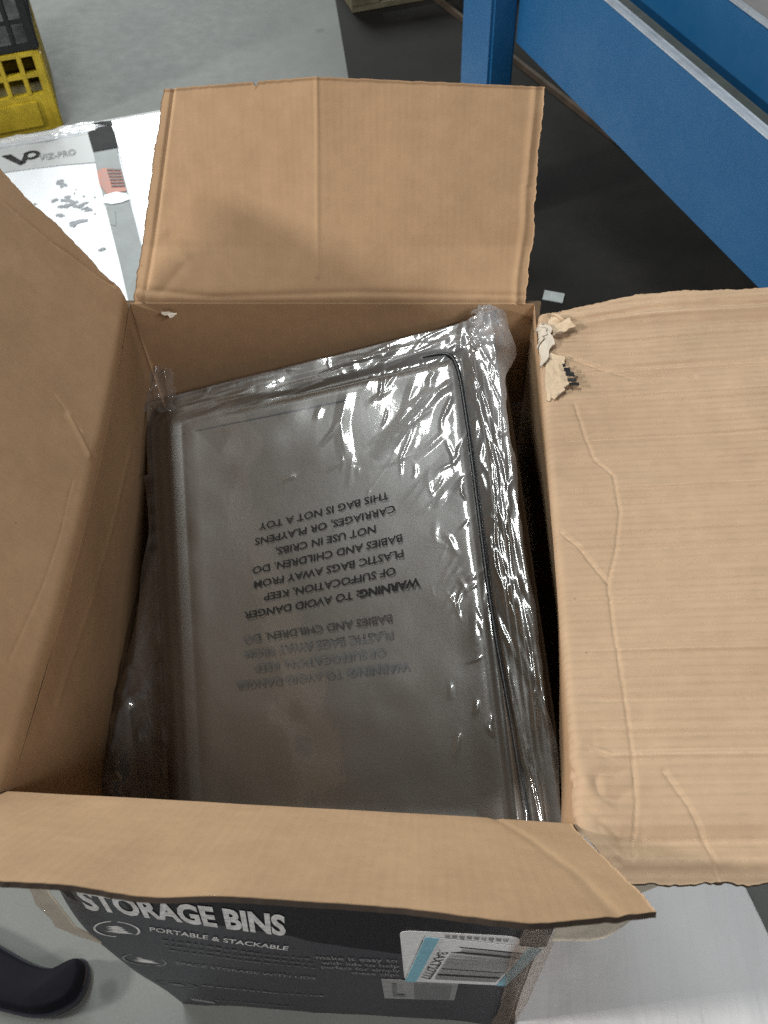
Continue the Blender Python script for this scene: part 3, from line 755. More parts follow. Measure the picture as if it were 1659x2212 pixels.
# ------------------------------------------------------------------ bin lids and their bags
LB, RB, RF, LF = map(np.array, [(-.222, .51, .625), (.167, .54, .73), (.216, .041, .62), (-.150, .089, .50)])
def patch(c, u, v):
    u = np.asarray(u, float)[..., None]; v = np.asarray(v, float)[..., None]
    a, b, d, e = c
    return (a*(1-u)+b*u)*(1-v)+(e*(1-u)+d*u)*v
TOPC = (LB, RB, RF, LF)
def patch_n(c):
    n = np.cross(c[1]-c[0]+c[2]-c[3], c[0]-c[3]+c[1]-c[2]); return n/np.linalg.norm(n)
NT = patch_n(TOPC)
LW, LL = 0.395, 0.545
def rr_loop(d, r0, nseg=26, narc=10, vmax=1.075):
    w, l = LW, LL*vmax; r = max(r0-d, .004); pts = []
    x0, x1, y0, y1 = d, w-d, d, l-d*.15
    cs = [((x1-r, y0+r), -90), ((x1-r, y1-r), 0), ((x0+r, y1-r), 90), ((x0+r, y0+r), 180)]
    for k, (c, a0) in enumerate(cs):
        for i in range(narc+1):
            a = math.radians(a0+90*i/narc); pts.append((c[0]+r*math.cos(a), c[1]+r*math.sin(a)))
        nx, a1 = cs[(k+1) % 4]; a = math.radians(a1); q = (nx[0]+r*math.cos(a), nx[1]+r*math.sin(a)); p = pts[-1]
        for i in range(1, nseg): pts.append((p[0]+(q[0]-p[0])*i/nseg, p[1]+(q[1]-p[1])*i/nseg))
    return np.array(pts)
PROF = [(.003, -.014), (.0, -.013), (.0, -.002), (.002, 0), (.008, 0), (.0092, .0032), (.0138, .0032), (.015, 0), (.020, 0), (.0212, .0032), (.0262, .0032), (.0274, 0), (.034, .0), (.036, -.005), (.0405, -.005), (.043, -.0005), (.052, -.0005), (.056, -.0022)]
def lid_mesh(c, vmax=1.075):
    n = patch_n(c); V = []; rings = 0
    for d, h in PROF:
        lp = rr_loop(d, .045, vmax=vmax); k_ = 1.0 if h < -.006 else np.clip((lp[:, :1]/LW-.1)/.5, .2, 1)
        V.append(patch(c, lp[:, 0]/LW, lp[:, 1]/LL)+n*h*k_); rings += 1
    base = rr_loop(.056, .045, vmax=vmax); ctr = np.array([LW/2, LL*vmax/2])
    for k in (.85, .65, .42, .2, .04):
        lp = ctr+(base-ctr)*k; V.append(patch(c, lp[:, 0]/LW, lp[:, 1]/LL)+n*(-.0022)); rings += 1
    m = len(V[0]); F = []
    for r_ in range(rings-1):
        for i in range(m): F.append((r_*m+i, r_*m+(i+1) % m, (r_+1)*m+(i+1) % m, (r_+1)*m+i))
    F.append(tuple((rings-1)*m+i for i in range(m)))
    me = mesh('lid', np.concatenate(V), F, LID, smooth=True)
    b = bmesh.new(); b.from_mesh(me); bmesh.ops.recalc_face_normals(b, faces=b.faces[:]); b.to_mesh(me); b.free()
    return me
def tube(path, rad, n=6):
    path = np.array(path); V = []; F = []
    for i, p in enumerate(path):
        t = path[min(i+1, len(path)-1)]-path[max(i-1, 0)]; t = t/np.linalg.norm(t)
        a = np.cross(t, [0, 0, 1.]); a /= np.linalg.norm(a); b = np.cross(a, t)
        for k in range(n): V.append(p+rad*(a*math.cos(2*math.pi*k/n)+b*math.sin(2*math.pi*k/n)))
    for i in range(len(path)-1):
        for k in range(n): F.append((i*n+k, i*n+(k+1) % n, (i+1)*n+(k+1) % n, (i+1)*n+k))
    return V, F
ctrT = patch(TOPC, .5, .5)
top_me = lid_mesh(TOPC)
lid = empty('storage_lid', tuple(ctrT), 'topmost smoky grey plastic bin lid in the box, black seal in its groove', 'lid', 'bin lids stacked in the top bag')
link('lid_panel', top_me, lid)
gp = [(.80, .058), (.835, .0585), (.8607, .0605), (.880, .070), (.8910, .090), (.8965, .125), (.899, .17), (.9014, .25), (.9016, .3046), (.9016, .46), (.9018, .6166), (.908, .72), (.915, .8075), (.920, .91), (.9236, 1.003), (.925, 1.05)]
gpt = np.array(gp); s = np.linspace(0, len(gp)-1, 90)
gu = np.interp(s, np.arange(len(gp)), gpt[:, 0]); gv = np.interp(s, np.arange(len(gp)), gpt[:, 1])
ker = np.ones(7)/7
gu2 = np.convolve(np.pad(gu, 3, 'edge'), ker, 'valid'); gv2 = np.convolve(np.pad(gv, 3, 'edge'), ker, 'valid')
tv, tf = tube(patch(TOPC, gu2, gv2)+NT*0.0040, .0023, 8)
link('seal', mesh('seal', tv, tf, GASKET, smooth=True), lid)
# darker score of the panel edge along the back
gv3 = np.linspace(.10, .62, 50)
tv, tf = tube(patch(TOPC, gv3, .106+.018*(gv3-.2))+NT*-0.0012, .0011, 6)
link('seal', mesh('seal_back', tv, tf, GASKET, smooth=True), lid)
names = ['second lid from the top of the bagged stack, only its rim showing', 'third lid from the top of the bagged stack, only its rim showing', 'fourth lid from the top of the bagged stack, only its rim showing']
for k in range(1):
    e = empty('storage_lid', tuple(ctrT-np.array([0, 0, .017*(k+1)])), names[k], 'lid', 'bin lids stacked in the top bag')
    o = bpy.data.objects.new('lid_panel', top_me); COL.objects.link(o); o.parent = e
    o.matrix_parent_inverse = e.matrix_basis.inverted()
    o.location = tuple(-NT*.0165*(k+1)+np.array([.002*(-1)**k+.002*k, .002*k*(-1)**k, 0]))

# lower bagged stack, shifted and turned under the first
LOWC = tuple(map(np.array, [(-.205, .500, .520), (.190, .52, .610), (.198, .06, .480), (-.226, .100, .466)]))
NLOW = patch_n(LOWC)
e = empty('storage_lid', tuple(patch(LOWC, .5, .5)), 'grey bin lid in the lower bag, mostly hidden under the upper stack', 'lid')
link('lid_panel', lid_mesh(LOWC, 1.05), e)

def wrinkle_field(U, V, seed, zones):
    """sum of sharp-crested film wrinkles in lid metres"""
    X, Y = U*LW, V*LL; h = np.zeros_like(X); r = np.random.RandomState(seed)
    for (n, cu, cv, su, sv, a0, da, ln, wd, amp) in zones:
        for k in range(n):
            cx = (cu+r.randn()*su)*LW; cy = (cv+r.randn()*sv)*LL
            a = a0+r.randn()*da; l = ln*r.uniform(.4, 1.4); w = wd*r.uniform(.5, 1.6)
            dx, dy = math.cos(a)*l/2, math.sin(a)*l/2
            mx, my = cx+r.randn()*l*.06, cy+r.randn()*l*.06
            d1, t1 = seg_dist(X, Y, (cx-dx, cy-dy), (mx, my)); d2, t2 = seg_dist(X, Y, (mx, my), (cx+dx, cy+dy))
            use = d1 < d2; d = np.where(use, d1, d2); tt = np.where(use, t1*.5, .5+t2*.5)
            h += amp*r.uniform(.3, 1.2)*np.clip(1-d/w, 0, 1)**1.05*np.sin(np.pi*np.clip(tt, .04, .96))
    return h

def top_bag_height(U, V):
    X, Y = U*LW, V*LL
    edge = np.minimum(np.minimum(X, LW-X), Y)          # distance inside the lid edge (front end is hidden)
    h = 0.0062+0.0015*vnoise(U*5, V*6, 5)+0.0007*vnoise(U*14, V*16, 6)
    h = h-np.clip((.0-edge), 0, 1)*np.where((U < 0) & (V > .2), .45, 1.35)                 # falls away outside the edge
    h = h-0.0030*np.exp(-((edge-.040)/.007)**2)*np.clip((U-.1)/.4, .05, 1)         # sags into the groove
    zones = [  # n, centre, spread, angle, spread, length, width, height
        (12, .80, .22, .09, .08, 2.2, .30, .080, .0090, .0030),
        (44, .80, .24, .10, .10, 2.2, .45, .044, .0042, .0014),
        (40, .86, .46, .06, .16, 1.9, .60, .034, .0034, .0013),
        (60, .955, .45, .022, .32, 1.53, .035, .150, .0036, .0013),
        (30, .60, .040, .28, .022, -0.10, .12, .080, .0050, .0015),
        (26, .62, .055, .24, .025, 1.1, .70, .022, .0040, .0007),
        (12, .25, .045, .16, .022, -0.08, .12, .070, .0060, .0015),
        (12, .97, .03, .03, .03, 2.2, .9, .030, .0040, .0030),
        (5, .52, .30, .05, .02, 2.2, .9, .022, .0040, .0018),
        (14, -.06, .80, .05, .15, 1.5, .4, .045, .0040, .0020),
        (12, .86, .74, .05, .12, 1.7, .5, .035, .0040, .0014),
    ]
    h = h+0.85*wrinkle_field(U, V, 3, zones)*(1-.75*np.exp(-((U-.9)/.018)**2)*(V > .09))
    calm = np.exp(-((U-.47)/.34)**4-((V-.50)/.25)**4)*.94    # the print lies on smooth film
    h = h*(1-calm)+calm*(-0.0010+0.0004*vnoise(U*4, V*5, 8))
    cor = np.exp(-((U-1.0)/.06)**2-((V-.0)/.05)**2)       # gathered, knotted corner
    h = h+cor*(0.008+0.006*np.abs(vnoise(U*40, V*50, 9)))
    return h
def bag_grid(nu=460, nv=600):
    s = np.linspace(0, 1, nu)[:, None]; t = np.linspace(0, 1, nv)[None, :]
    V = -.045+t*(1.05+.045)+0*s
    rag = lambda a, sd: .012*vnoise(a*9, a*0+.5, sd)+.006*vnoise(a*27, a*0+.5, sd+1)
    um = -.020+rag(V, 61)*.8-np.clip((V-.36)/.64, 0, 1)*.190
    ux = 1.035+rag(V, 63)*.7-.030*np.clip((V-.0)/.1, 0, 1)+.03*np.exp(-((V-.08)/.05)**2)
    U = um+s*(ux-um)
    V = V+rag(U, 65)*(1-t)**6*.9
    return U, V
def film_obj(name, U, V, c, n, h, milk, mat, parent, **kw):
    P = patch(c, U, V)+n*h[..., None]
    nu, nv = U.shape
    me = mesh(name, P.reshape(-1, 3), grid_faces(nu, nv, 0, True), mat, None, np.stack([U, V], 2).reshape(-1, 2), True)
    at = me.attributes.new('milk', 'FLOAT', 'POINT'); at.data.foreach_set('value', np.clip(milk, 0, 1).astype(np.float32).ravel())
    return link(name, me, parent, **kw)
U, V = bag_grid(); hb = top_bag_height(U, V)
X, Y = U*LW, V*LL; edge = np.minimum(np.minimum(X, LW-X), Y)
fold = np.exp(-((edge+.004)/.009)**2)
milk = 0.16*np.clip(fold*(.5+.5*vnoise(U*30, V*40, 71)), 0, 1)
milk += .75*np.exp(-((U-1.0)/.045)**2-((V-.01)/.05)**2)*(.55+.45*vnoise(U*40, V*50, 72))
milk += .38*np.exp(-((U-1.0)/.034)**2)*np.exp(-(np.clip(V-.05, 0, 2)/.40)**2)*(.5+.5*vnoise(U*30, V*14, 73))
milk += .26*np.exp(-((V-.03)/.035)**2)*np.clip((U-.25)*1.5, 0, 1)*(.6+.4*vnoise(U*14, V*40, 74))
milk += .24*np.exp(-((U-.85)/.16)**2-((V-.22)/.24)**2)
milk += .16*np.clip(-U/.03, 0, 1)*(V > .3)*(.6+.4*vnoise(U*18, V*26, 75))
milk += .10*np.exp(-((U+.0)/.03)**2-((V-.03)/.05)**2)
bag = empty('plastic_bag', tuple(ctrT), 'clear crinkled plastic bag with black warning print over the top lid', 'bag', 'clear bags holding the lids')
film = film_obj('film', U, V, TOPC, NT, hb, milk, FILM, bag)
# crumpled tails at the two far corners
def tail(name, base, axis, side, ln, wd, seed, mk):
    n, m = 46, 34; s = np.linspace(0, 1, n)[:, None]; t = np.linspace(-1, 1, m)[None]
    axis = np.array(axis)/np.linalg.norm(axis); side = np.array(side)/np.linalg.norm(side); nn = np.cross(axis, side)
    w = wd*(1-.55*s)*(1+.25*vnoise(s*6+0*t, t*0+.3+0*s, seed))
    P = np.array(base)+axis*(s*ln+.006*vnoise(t*3+0*s, s*0+.7+0*t, seed+3))[..., None]+side*(t*w)[..., None]+nn*(.006*vnoise(s*5+t*1.5, t*4+0*s, seed+1)+.0015*vnoise(s*8+t, t*5+0*s, seed+2)+.008*np.sin(s*3.0)+0*t)[..., None]
    me = mesh(name, P.reshape(-1, 3), grid_faces(n, m), FILM, smooth=True)
    at = me.attributes.new('milk', 'FLOAT', 'POINT'); at.data.foreach_set('value', np.full(n*m, mk, dtype=np.float32))
    return link(name, me, bag)
tail('crumpled_corner', patch(TOPC, .985, .03)+NT*.010, (.15, .45, .35), (1, .1, .1), .020, .018, 201, .45)
tail('crumpled_corner', patch(TOPC, .97, .01)+NT*.014, (.6, .25, .45), (-.4, .6, 0), .018, .009, 205, .45)
tail('crumpled_corner', patch(TOPC, .02, .03)+NT*.006, (.05, .7, .25), (1, -.1, .1), .055, .026, 209, .14)

# warning print on the bag
def bag_text(lines, v0, dv, uc, scale, tilt, mat, name, hoff, bold=0.014, first_bold=True, lids=False):
    sz = 1.0; ca, sa = math.cos(tilt), math.sin(tilt)
    for k, ln in enumerate(lines):
        parts = [(ln, bold)]
        if k == 0 and first_bold: parts = [('WARNING:', .040), (ln[len('WARNING:'):].strip(), bold)]
        segs = []; x = 0
        for p, b in parts:
            Vt, Ft = text_tris(p, 1.0, b); w = Vt[:, 0].max(); segs.append((Vt+np.array([x, 0]), Ft)); x += w+.30
        x -= .30
        AV = []; AF = []
        for Vt, Ft in segs:
            o = sum(len(a) for a in AV); AV.append(Vt); AF += [tuple(i+o for i in f) for f in Ft]
        A = np.concatenate(AV); A[:, 0] -= x/2
        # reads from the far side: text right is -u, text up is towards the viewer (+v)
        a = A[:, 0]*scale*1.05; b = A[:, 1]*scale
        du = -(a*ca-b*sa*0)/LW; dvv = (a*sa+b)/LL
        uu = uc+du-b*sa/LW; vv_ = v0-dv*k+dvv
        if lids: h = np.full(len(uu), hoff)
        else: h = top_bag_height(uu, vv_)+hoff
        P = patch(TOPC, uu, vv_)+NT*h[:, None]
        link(name, mesh(name, P, AF, mat), film if not lids else bag)
LINES = ['WARNING: TO AVOID DANGER', 'OF SUFFOCATION, KEEP', 'PLASTIC BAGS AWAY FROM', 'BABIES AND CHILDREN. DO', 'NOT USE IN CRIBS,', 'CARRIAGES, OR PLAYPENS', 'THIS BAG IS NOT A TOY']
bag_text(LINES, .568, .0335, .492, .0125, .085, BAGINK, 'warning_print', .0005)
GHOST = simple('print_seen_through_film', (0.033, 0.029, 0.025), 0.5, 0.3, 0.2, 60)
bag_text(LINES[:4], .728, .033, .450, .0122, .055, GHOST, 'underside_print', .0008, lids=True)

# lower bag
s_ = np.linspace(0, 1, 170)[:, None]; t_ = np.linspace(0, 1, 220)[None]
U = -.05+s_*1.115+.015*vnoise(t_*8+0*s_, t_*0+.5+0*s_, 81)*(2*s_-1); V = -.03+t_*1.10+0*s_
X, Y = U*LW, V*LL; edge = np.minimum(np.minimum(X, LW-X), Y)
hl_ = .010+.004*vnoise(U*6, V*7, 82)-np.clip(-edge, 0, 1)*1.2+wrinkle_field(U, V, 12, [(30, 1.0, .3, .03, .2, 1.5, .5, .06, .007, .006), (24, .02, .75, .04, .2, 1.3, .5, .06, .007, .005), (20, .5, .5, .4, .4, .5, 2, .08, .01, .003)])
bulge = .060*np.exp(-((U-1.02)/.05)**2-((V-.36)/.17)**2)
low = empty('plastic_bag', tuple(patch(LOWC, .5, .5)), 'second clear plastic bag bulging out beneath the upper bagged lids', 'bag', 'clear bags holding the lids')
film_obj('film', U, V, LOWC, NLOW, hl_+bulge, .06+.08*np.abs(vnoise(U*20, V*20, 83))+.32*np.clip((.25-U)/.2, 0, 1), FILM, low)

# ------------------------------------------------------------------ boards lying behind
E1 = np.array([.9455, .3256, 0]); E2 = np.array([-.3256, .9455, 0])
def flat_board(c, a0, a1, b0, b1, z0, z1): return box_verts(c+E1*a0+E2*b0+np.array([0, 0, z0]), E1*(a1-a0), E2*(b1-b0), (0, 0, z1-z0))
c0 = np.array([-.7779, 2.1466, 0])
wb = empty('white_board', tuple(c0), 'bright white glossy board lying on the floor behind the box', 'board')
m = MB(); m.v = flat_board(c0, -.62, .62, -1.30, 0, .004, .030); m.f = BF
m.obj('board_panel', WBOARD, wb, .002)
m = MB(); m.v = flat_board(c0, -.622, .622, .0005, .006, .004, .031); m.f = BF
m.obj('edge_trim', PGREY2, wb)

pk = empty('board_package', (-.7588, 2.0946, .032), 'film-wrapped white board package with grey VIZ-PRO header, left of the box', 'package')
c1 = np.array([-.7520, 2.0900, 0])
ED = np.array([.335, -.942, 0])/np.linalg.norm([.335, -.942])   # its right-hand edge runs towards the box
EP = np.array([.942, .335, 0])/np.linalg.norm([.942, .335])
def pkp(a, b, z): return c1+EP*a+ED*b+np.array([0, 0, z])
def pk_box(a0, a1, b0, b1, z0, z1): return box_verts(pkp(a0, b0, z0), EP*(a1-a0), ED*(b1-b0), (0, 0, z1-z0))
m = MB(); m.v = pk_box(-.9, 0, 0, 1.15, .034, .060); m.f = BF
me = m.obj('package_body', PACK, pk, .003)
def pk_quad(name, pts, mat, z, parent=pk, **kw):
    V = [(x, y, z) for x, y in pts]+[(x, y, z-.0008) for x, y in pts]; n = len(pts)
    me = mesh(name, V, [tuple(range(n)), tuple(range(2*n-1, n-1, -1))]+[(i, i+n, (i+1) % n+n, (i+1) % n) for i in range(n)], mat)
    b = bmesh.new(); b.from_mesh(me); bmesh.ops.recalc_face_normals(b, faces=b.faces[:]); b.to_mesh(me); b.free()
    return link(name, me, parent, **kw)
hd = pk_quad('grey_header', [(-1.12, 1.925), (-.800, 2.030), (-.766, 1.940), (-.743, 1.899), (-.84, 1.885), (-.955, 1.858), (-1.08, 1.82)], PGREY2, .0625)
pk_quad('side_band', [(-.766, 1.943), (-.708, 1.960), (-.6885, 1.90), (-.5690, 1.5650), (-.4350, 1.19), (-.489, 1.17), (-.600, 1.485), (-.735, 1.85)], PGREY, .0632)
pk_quad('corner_protector', [(-.800, 2.030), (-.772, 2.058), (-.7445, 2.066), (-.728, 2.030), (-.7045, 1.962), (-.765, 1.941)], PBLACK, .0655)
pk_quad('corner_protector', [(-.820, 2.066), (-.775, 2.085), (-.748, 2.086), (-.740, 2.066), (-.772, 2.070)], PBLACK, .0650)
sal = pk_quad('sticker', [(-.7361, 1.8534), (-.725, 1.868), (-.677, 1.863), (-.643, 1.769), (-.69, 1.757), (-.718, 1.80)], SALMON, .0650, label='salmon coloured sticker with dark printed lines')
for k in range(6):
    f = k/6.5; a = np.array([-.712, 1.862])*(1-f)+np.array([-.678, 1.772])*f; b = np.array([-.677, 1.862])*(1-f)+np.array([-.645, 1.774])*f
    pk_quad('printed_line', [tuple(a), tuple(b), tuple(b+np.array([.002, -.0075])), tuple(a+np.array([.002, -.0075]))], SALDARK, .0664, sal)
pk_quad('torn_white_patch', [(-.694, 1.752), (-.668, 1.765), (-.640, 1.757), (-.628, 1.735), (-.645, 1.722), (-.668, 1.715), (-.694, 1.722)], PACK, .0655)
pk_quad('dark_smudge', [(-.672, 1.690), (-.655, 1.688), (-.648, 1.66), (-.640, 1.63), (-.655, 1.635)], PGREY, .0646)
# logo: a V running into a P, and the name beside it
def pk_text(body, p0, p1, cap, z, mat, bold, sx=1.0):
    Vt, Ft = text_tris(body, 1.0, bold); x0, x1 = Vt[:, 0].min(), Vt[:, 0].max()
    p0 = np.array(p0); p1 = np.array(p1); e = (p1-p0)/(x1-x0); q = np.array([-(p1-p0)[1], (p1-p0)[0]]); q = q/np.linalg.norm(q)*cap/.69
    X = p0+np.outer(Vt[:, 0]-x0, e)+np.outer(Vt[:, 1], q)
    return link('lettering', mesh('lettering', [(a, b, z) for a, b in X], Ft, mat), hd)
pk_text('VIZ-PRO', (-.8950, 1.9010), (-.8080, 1.9310), .026, .0650, PGREY, .010)
V0 = np.array([-.989, 1.925]); e = np.array([.947, .322]); q = np.array([-.322, .947])
def lg(a, b): return tuple(V0+e*a+q*b)
logo = MB()
for pts in ([(-.012, .002), (.012, .002), (.040, -.042), (.032, -.056)], [(.032, -.056), (.046, -.050), (.056, -.006), (.046, -.006)]):
    logo.poly([(*lg(*p), .0645) for p in pts])
for i in range(26):
    a, b = math.radians(-150+300*i/26), math.radians(-150+300*(i+1)/26)
    f = lambda an, r_: (*lg(.062+r_*1.15*math.cos(an), -.019+r_*math.sin(an)), .0648)
    logo.poly([f(a, .011), f(a, .020), f(b, .020), f(b, .011)])
logo.obj('logo', BLACKINK, hd)
# grey scuffs and torn bits on the white face
rs = random.Random(4)
def blob(cx, cy, rx, ry, rot, seed, name='scuff', mat=SCUFF, z=.0612):
    z = z+seed*.00002
    r_ = random.Random(seed); pts = []
    for i in range(14):
        a = 2*math.pi*i/14; k = r_.uniform(.55, 1.1); x, y = rx*k*math.cos(a), ry*k*math.sin(a)
        pts.append((cx+x*math.cos(rot)-y*math.sin(rot), cy+x*math.sin(rot)+y*math.cos(rot)))
    pk_quad(name, pts, mat, z)
blob(-.818, 1.809, .012, .020, .6, 1); blob(-.806, 1.80, .006, .010, 1.2, 2)
blob(-.733, 1.652, .026, .008, .3, 3); blob(-.745, 1.642, .011, .018, .3, 4)
for k in range(22): blob(-.768+rs.gauss(0, .026), 1.712+rs.gauss(0, .018), rs.uniform(.004, .013), rs.uniform(.003, .009), rs.uniform(0, 3), 10+k)
for k in range(9): blob(-.775+rs.gauss(0, .05), 1.735+rs.gauss(0, .045), rs.uniform(.002, .005), rs.uniform(.002, .004), rs.uniform(0, 3), 40+k)
blob(-.655, 1.545, .010, .006, .5, 60)
# crinkled wrap over its far edge
n_, m_ = 170, 60
s_ = np.linspace(0, 1, n_)[:, None]; t_ = np.linspace(0, 1, m_)[None]
a_ = -.62+s_*.575; b_ = -.010+t_*.052+.010*vnoise(s_*14+0*t_, t_*0+.5+0*s_, 91)
hh = .0660+.0030*np.abs(vnoise(s_*24+t_*2, t_*4, 92))+.0010*np.abs(vnoise(s_*50, t_*8+s_*3, 93))-.03*np.clip(.12-t_, 0, 1)
Pw = c1+EP*a_[..., None]+ED*b_[..., None]+np.array([0, 0, 1.])*hh[..., None]
me = mesh('wrap', Pw.reshape(-1, 3), grid_faces(n_, m_), WRAP, smooth=True)
at = me.attributes.new('milk', 'FLOAT', 'POINT'); at.data.foreach_set('value', (np.clip(.85*(1-t_*.5), 0, 1)*(.8+.3*vnoise(s_*40, t_*9, 94))).astype(np.float32).ravel())
link('wrap_film', me, pk)

# ------------------------------------------------------------------ white sheet at the lower right
n_ = 90
x = np.linspace(.224, .556, n_)[:, None]; y = np.linspace(-.50, .62, 150)[None]
edge_x = .5519+(.1715-y)*.36*0+(.1715-y)*.30
X = x+(x-.224)/(.556-.224)*(np.clip(edge_x, .42, .66)-.556)
Z = .026+.004*vnoise(X*9, y*7, 95)+.0012*vnoise(X*40, y*30, 96)
P = np.stack([X, y+0*X, Z], 2)
sh = sheet('white_sheet', P, np.stack([X, y+0*X], 2), .022, [FOAM, FOAM, FOAM], None, inside=1)
sh['label'] = 'creased white wrapped panel lying flat right of the box front'; sh['category'] = 'panel'

# ------------------------------------------------------------------ dark curved foot, lower left
foot = empty('curved_black_foot', (-.41, .015, 0), 'curved black rubber foot with a glossy rim at the lower left', 'foot')
outl = [(-.60, .098), (-.54, .085), (-.4774, .0579), (-.4334, .0387), (-.3995, .0311), (-.384, .040), (-.3686, .0483), (-.355, .044), (-.3496, .0269), (-.3518, .0041), (-.364, -.0130), (-.402, -.0290), (-.462, -.0200), (-.54, -.002), (-.60, .012)]
b = bmesh.new()
def smooth_loop(pts, it=2):
    for _ in range(it):
        q = []
        for i in range(len(pts)):
            a, c = np.array(pts[i]), np.array(pts[(i+1) % len(pts)]); q += [tuple(.75*a+.25*c), tuple(.25*a+.75*c)]
        pts = q
    return pts
sl = np.array(smooth_loop(outl, 2)); cen = sl.mean(0)
def inset(pts, d):
    t = np.roll(pts, -1, 0)-np.roll(pts, 1, 0); t /= np.linalg.norm(t, axis=1, keepdims=True)
    nrm = np.stack([-t[:, 1], t[:, 0]], 1)
    ar = np.sum(pts[:, 0]*np.roll(pts[:, 1], -1)-np.roll(pts[:, 0], -1)*pts[:, 1])
    return pts+nrm*d*(1 if ar > 0 else -1)
def loft(name, prof, mat, cap):
    V = []; m = len(sl)
    for d, z in prof:
        p = inset(sl, d); V += [(a, b_, z) for a, b_ in p]
    F = []
    for r_ in range(len(prof)-1):
        for i in range(m): F.append((r_*m+i, r_*m+(i+1) % m, (r_+1)*m+(i+1) % m, (r_+1)*m+i))
    if cap: F.append(tuple((len(prof)-1)*m+i for i in range(m)))
    me = mesh(name, V, F, mat, smooth=True)
    bb = bmesh.new(); bb.from_mesh(me); bmesh.ops.recalc_face_normals(bb, faces=bb.faces[:]); bb.to_mesh(me); bb.free()
    return link(name, me, foot)
loft('rim', [(.003, .0), (.0, .004), (-.001, .014), (.001, .020), (.004, .0225)], SHOERIM, False)
loft('body', [(.003, .021), (.0035, .034), (.006, .043), (.010, .047)], SHOE, True)

# ------------------------------------------------------------------ crates at the upper left
def crate(name, base, hgt, rows, mat, label, solid, cat='crate'):
    e = empty(name, tuple(base), label, cat)
    A = np.array([.94, .342, 0]); B = np.array([-.342, .94, 0]); base = np.array(base, float); Wd, Dp, th = .46, .36, .018
    z0 = base[2]
    def side(o, ax, ln, nrm):
        m = MB(); bars = []
        zs = [0, solid] if solid else [0, .02]
        m.box(o, ax*ln, nrm*th, (0, 0, zs[1]))
        if solid:  # raised blank panel, moulded rim
            m.box(o+ax*.045-nrm*.006+np.array([0, 0, .018]), ax*(ln-.09), nrm*.006, (0, 0, solid-.036))
        rh = (hgt-zs[1])/rows
        for r_ in range(1, rows+1):
            m.box(o+np.array([0, 0, zs[1]+rh*r_-.012]), ax*ln, nrm*th, (0, 0, .012))
        nb = 9
        for k in range(nb+1):
            m.box(o+ax*(ln-.012)*k/nb-nrm*.001+np.array([0, 0, zs[1]-.001]), ax*.012, nrm*(th+.001), (0, 0, hgt-zs[1]-.003))
        m.obj('side_wall', mat, e, .0015)
    side(base-A*Wd, A, Wd, B); side(base-A*Wd+B*(Dp-th), A, Wd, B)
    side(base-A*th+B*th, B, Dp-2*th, A); side(base-A*Wd+B*th, B, Dp-2*th, A)
    MB().box(base-A*(Wd-th)+B*th+np.array([0, 0, .004]), A*(Wd-2*th), B*(Dp-2*th), (0, 0, .01)).obj('bottom', mat, e)
    MB().box(base-A*.020-B*.004+np.array([0, 0, 0]), A*.024, B*.022, (0, 0, hgt-.004)).obj('corner_post', mat, e, .004)
    return e
crate('yellow_crate', (-.919, 2.166, .0), .215, 2, YEL, 'yellow slotted plastic crate standing on the floor at the left edge', .105)
crate('black_crate', (-.9195, 2.170, .217), .26, 4, BLK, 'black slotted plastic crate stacked on top of the yellow one', 0)

# ------------------------------------------------------------------ pallet at the top edge
pal = empty('wooden_pallet', (-.165, 2.80, 0), 'weathered wooden pallet corner on the dark floor at the top', 'pallet')
A = np.array([.94, .342, 0]); B = np.array([-.342, .94, 0]); pb = np.array([-.150, 2.79, .013])
for k in range(3): MB().box(pb+B*.30*k, A*.8, B*.10, (0, 0, .018)).obj('plank', WOOD, pal, .002)
for k in range(3): MB().box(pb+A*.34*k+np.array([0, 0, .018]), A*.09, B*.7, (0, 0, .075)).obj('stringer', WOOD, pal, .002)
for k in range(5): MB().box(pb+B*.15*k+np.array([0, 0, .093]), A*.8, B*.10, (0, 0, .018)).obj('deck_plank', WOOD, pal, .002)

# ------------------------------------------------------------------ blue steel bench on the right
bench = empty('steel_bench', (.45, 1.3, 0), 'blue painted steel bench with worn silver edge behind the box', 'bench')
D = np.array([-.397, .918, 0]); D /= np.linalg.norm(D); R = np.array([D[1], -D[0], 0]); P0 = np.array([.614, .916, 0])
def bn(t, r_, z): return P0+D*t+R*r_+np.array([0, 0, z])
def bbox(t0, t1, r0, r1, z0, z1): return MB().box(bn(t0, r0, z0), D*(t1-t0), R*(r1-r0), (0, 0, z1-z0))
t0, t1 = -.62, .865
bbox(t0, t1, .0, .004, .45, .655).obj('front_rail', BLUE, bench)
bbox(t0, t1, .004, .022, .645, .6535).obj('rail_flange', STEEL, bench)
bbox(t0, t1, -.0012, .0062, .6552, .6580).obj('worn_edge', STEEL, bench)
bbox(t0, t1, .0225, .054, .600, .642).obj('inner_channel', OLIVE, bench)
bbox(t0, t1, .004, .090, .45, .46).obj('rail_bottom', BLUE, bench)
bbox(t0, t1, .090, .096, .560, .722).obj('upper_rail', BLUE, bench)
bbox(t0, t1, .088, .096, .7225, .7285).obj('worn_edge', STEEL, bench)
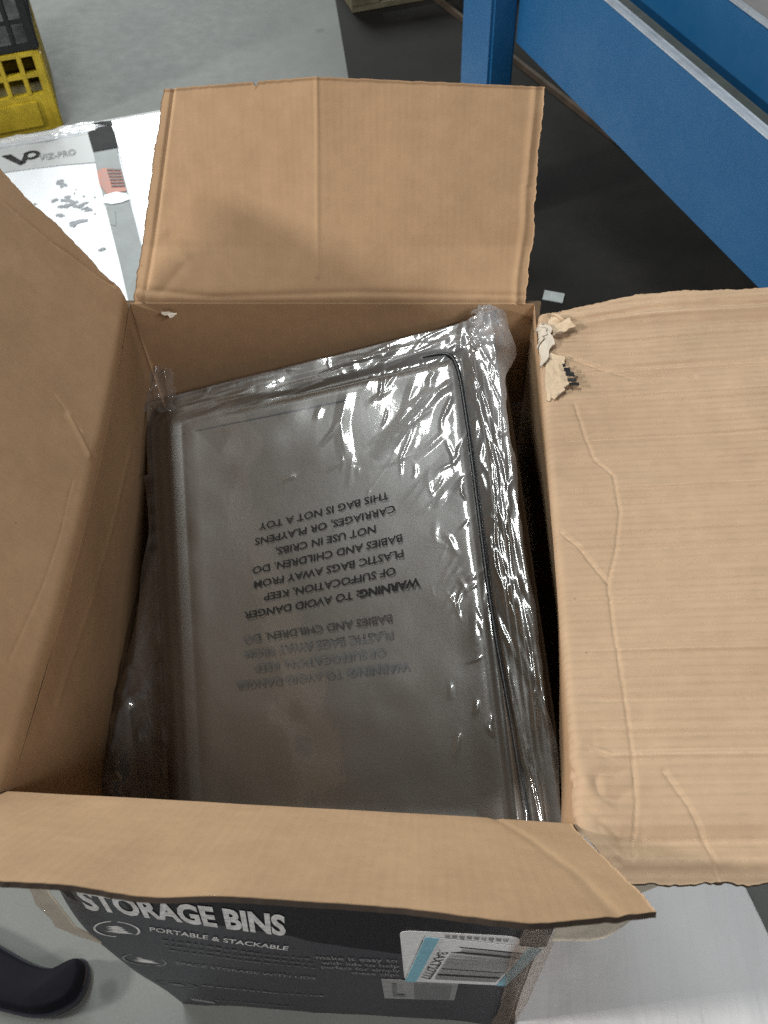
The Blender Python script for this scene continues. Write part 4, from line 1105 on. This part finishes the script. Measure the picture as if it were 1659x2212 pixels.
bbox(t0, t1, .0965, .85, .700, .727).obj('bench_top', GREYTOP, bench)
pc = np.array([.217, 1.69, 0])
def post(o): return MB().box(o, D*.14, R*.058, (0, 0, .92))
post(pc).obj('post', BLUE, bench, .006)
MB().box(pc-R*.004-D*.004, D*.15, R*.066, (0, 0, .012)).obj('base_plate', BLUE, bench)
MB().box(pc+R*.62, D*.14, R*.058, (0, 0, .70)).obj('post', BLUE, bench, .006)
MB().box(pc-D*1.55+R*.25, D*.14, R*.058, (0, 0, .70)).obj('post', BLUE, bench, .006)
bbox(t0, t1, .80, .806, .12, .70).obj('back_panel', OLIVE, bench)

mm = MB(); zt = .011  # added dark sheet on the floor, in place of the bench's soft shadow
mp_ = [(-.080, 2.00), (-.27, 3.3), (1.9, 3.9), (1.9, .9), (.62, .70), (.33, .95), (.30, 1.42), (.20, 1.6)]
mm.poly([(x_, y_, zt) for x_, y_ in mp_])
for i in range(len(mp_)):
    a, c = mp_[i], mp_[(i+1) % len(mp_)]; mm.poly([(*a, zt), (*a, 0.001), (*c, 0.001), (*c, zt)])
mo = mm.obj('bench_shade', BENCHSHADE); mo['label'] = 'near-black sheet on the floor standing in for the shadow under the blue bench'; mo['category'] = 'mat'  # added sheet standing in for the bench's shadow, not a real mat
d_ = np.array([.663-.344, 1.916-2.461, 0]); d_ /= np.linalg.norm(d_); nr = np.array([-d_[1], d_[0], 0])
st = MB().box(np.array([.344, 2.461, .012])-d_*.6, d_*1.9, nr*.012, (0, 0, .016)).obj('floor_strip', BROWN)
st['label'] = 'thin brown strip running along the dark floor under the bench'; st['category'] = 'strip'
tg = MB().poly([(.3596, 1.4640, .0135), (.3523, 1.4330, .0135), (.3958, 1.4206, .0135), (.4033, 1.4520, .0135)]).poly([(.3596, 1.4640, .0118), (.4033, 1.4520, .0118), (.3958, 1.4206, .0118), (.3523, 1.4330, .0118)]).obj('paper_tag', TAG)
tg['label'] = 'small pale rectangular tag lying on the dark floor'; tg['category'] = 'tag'
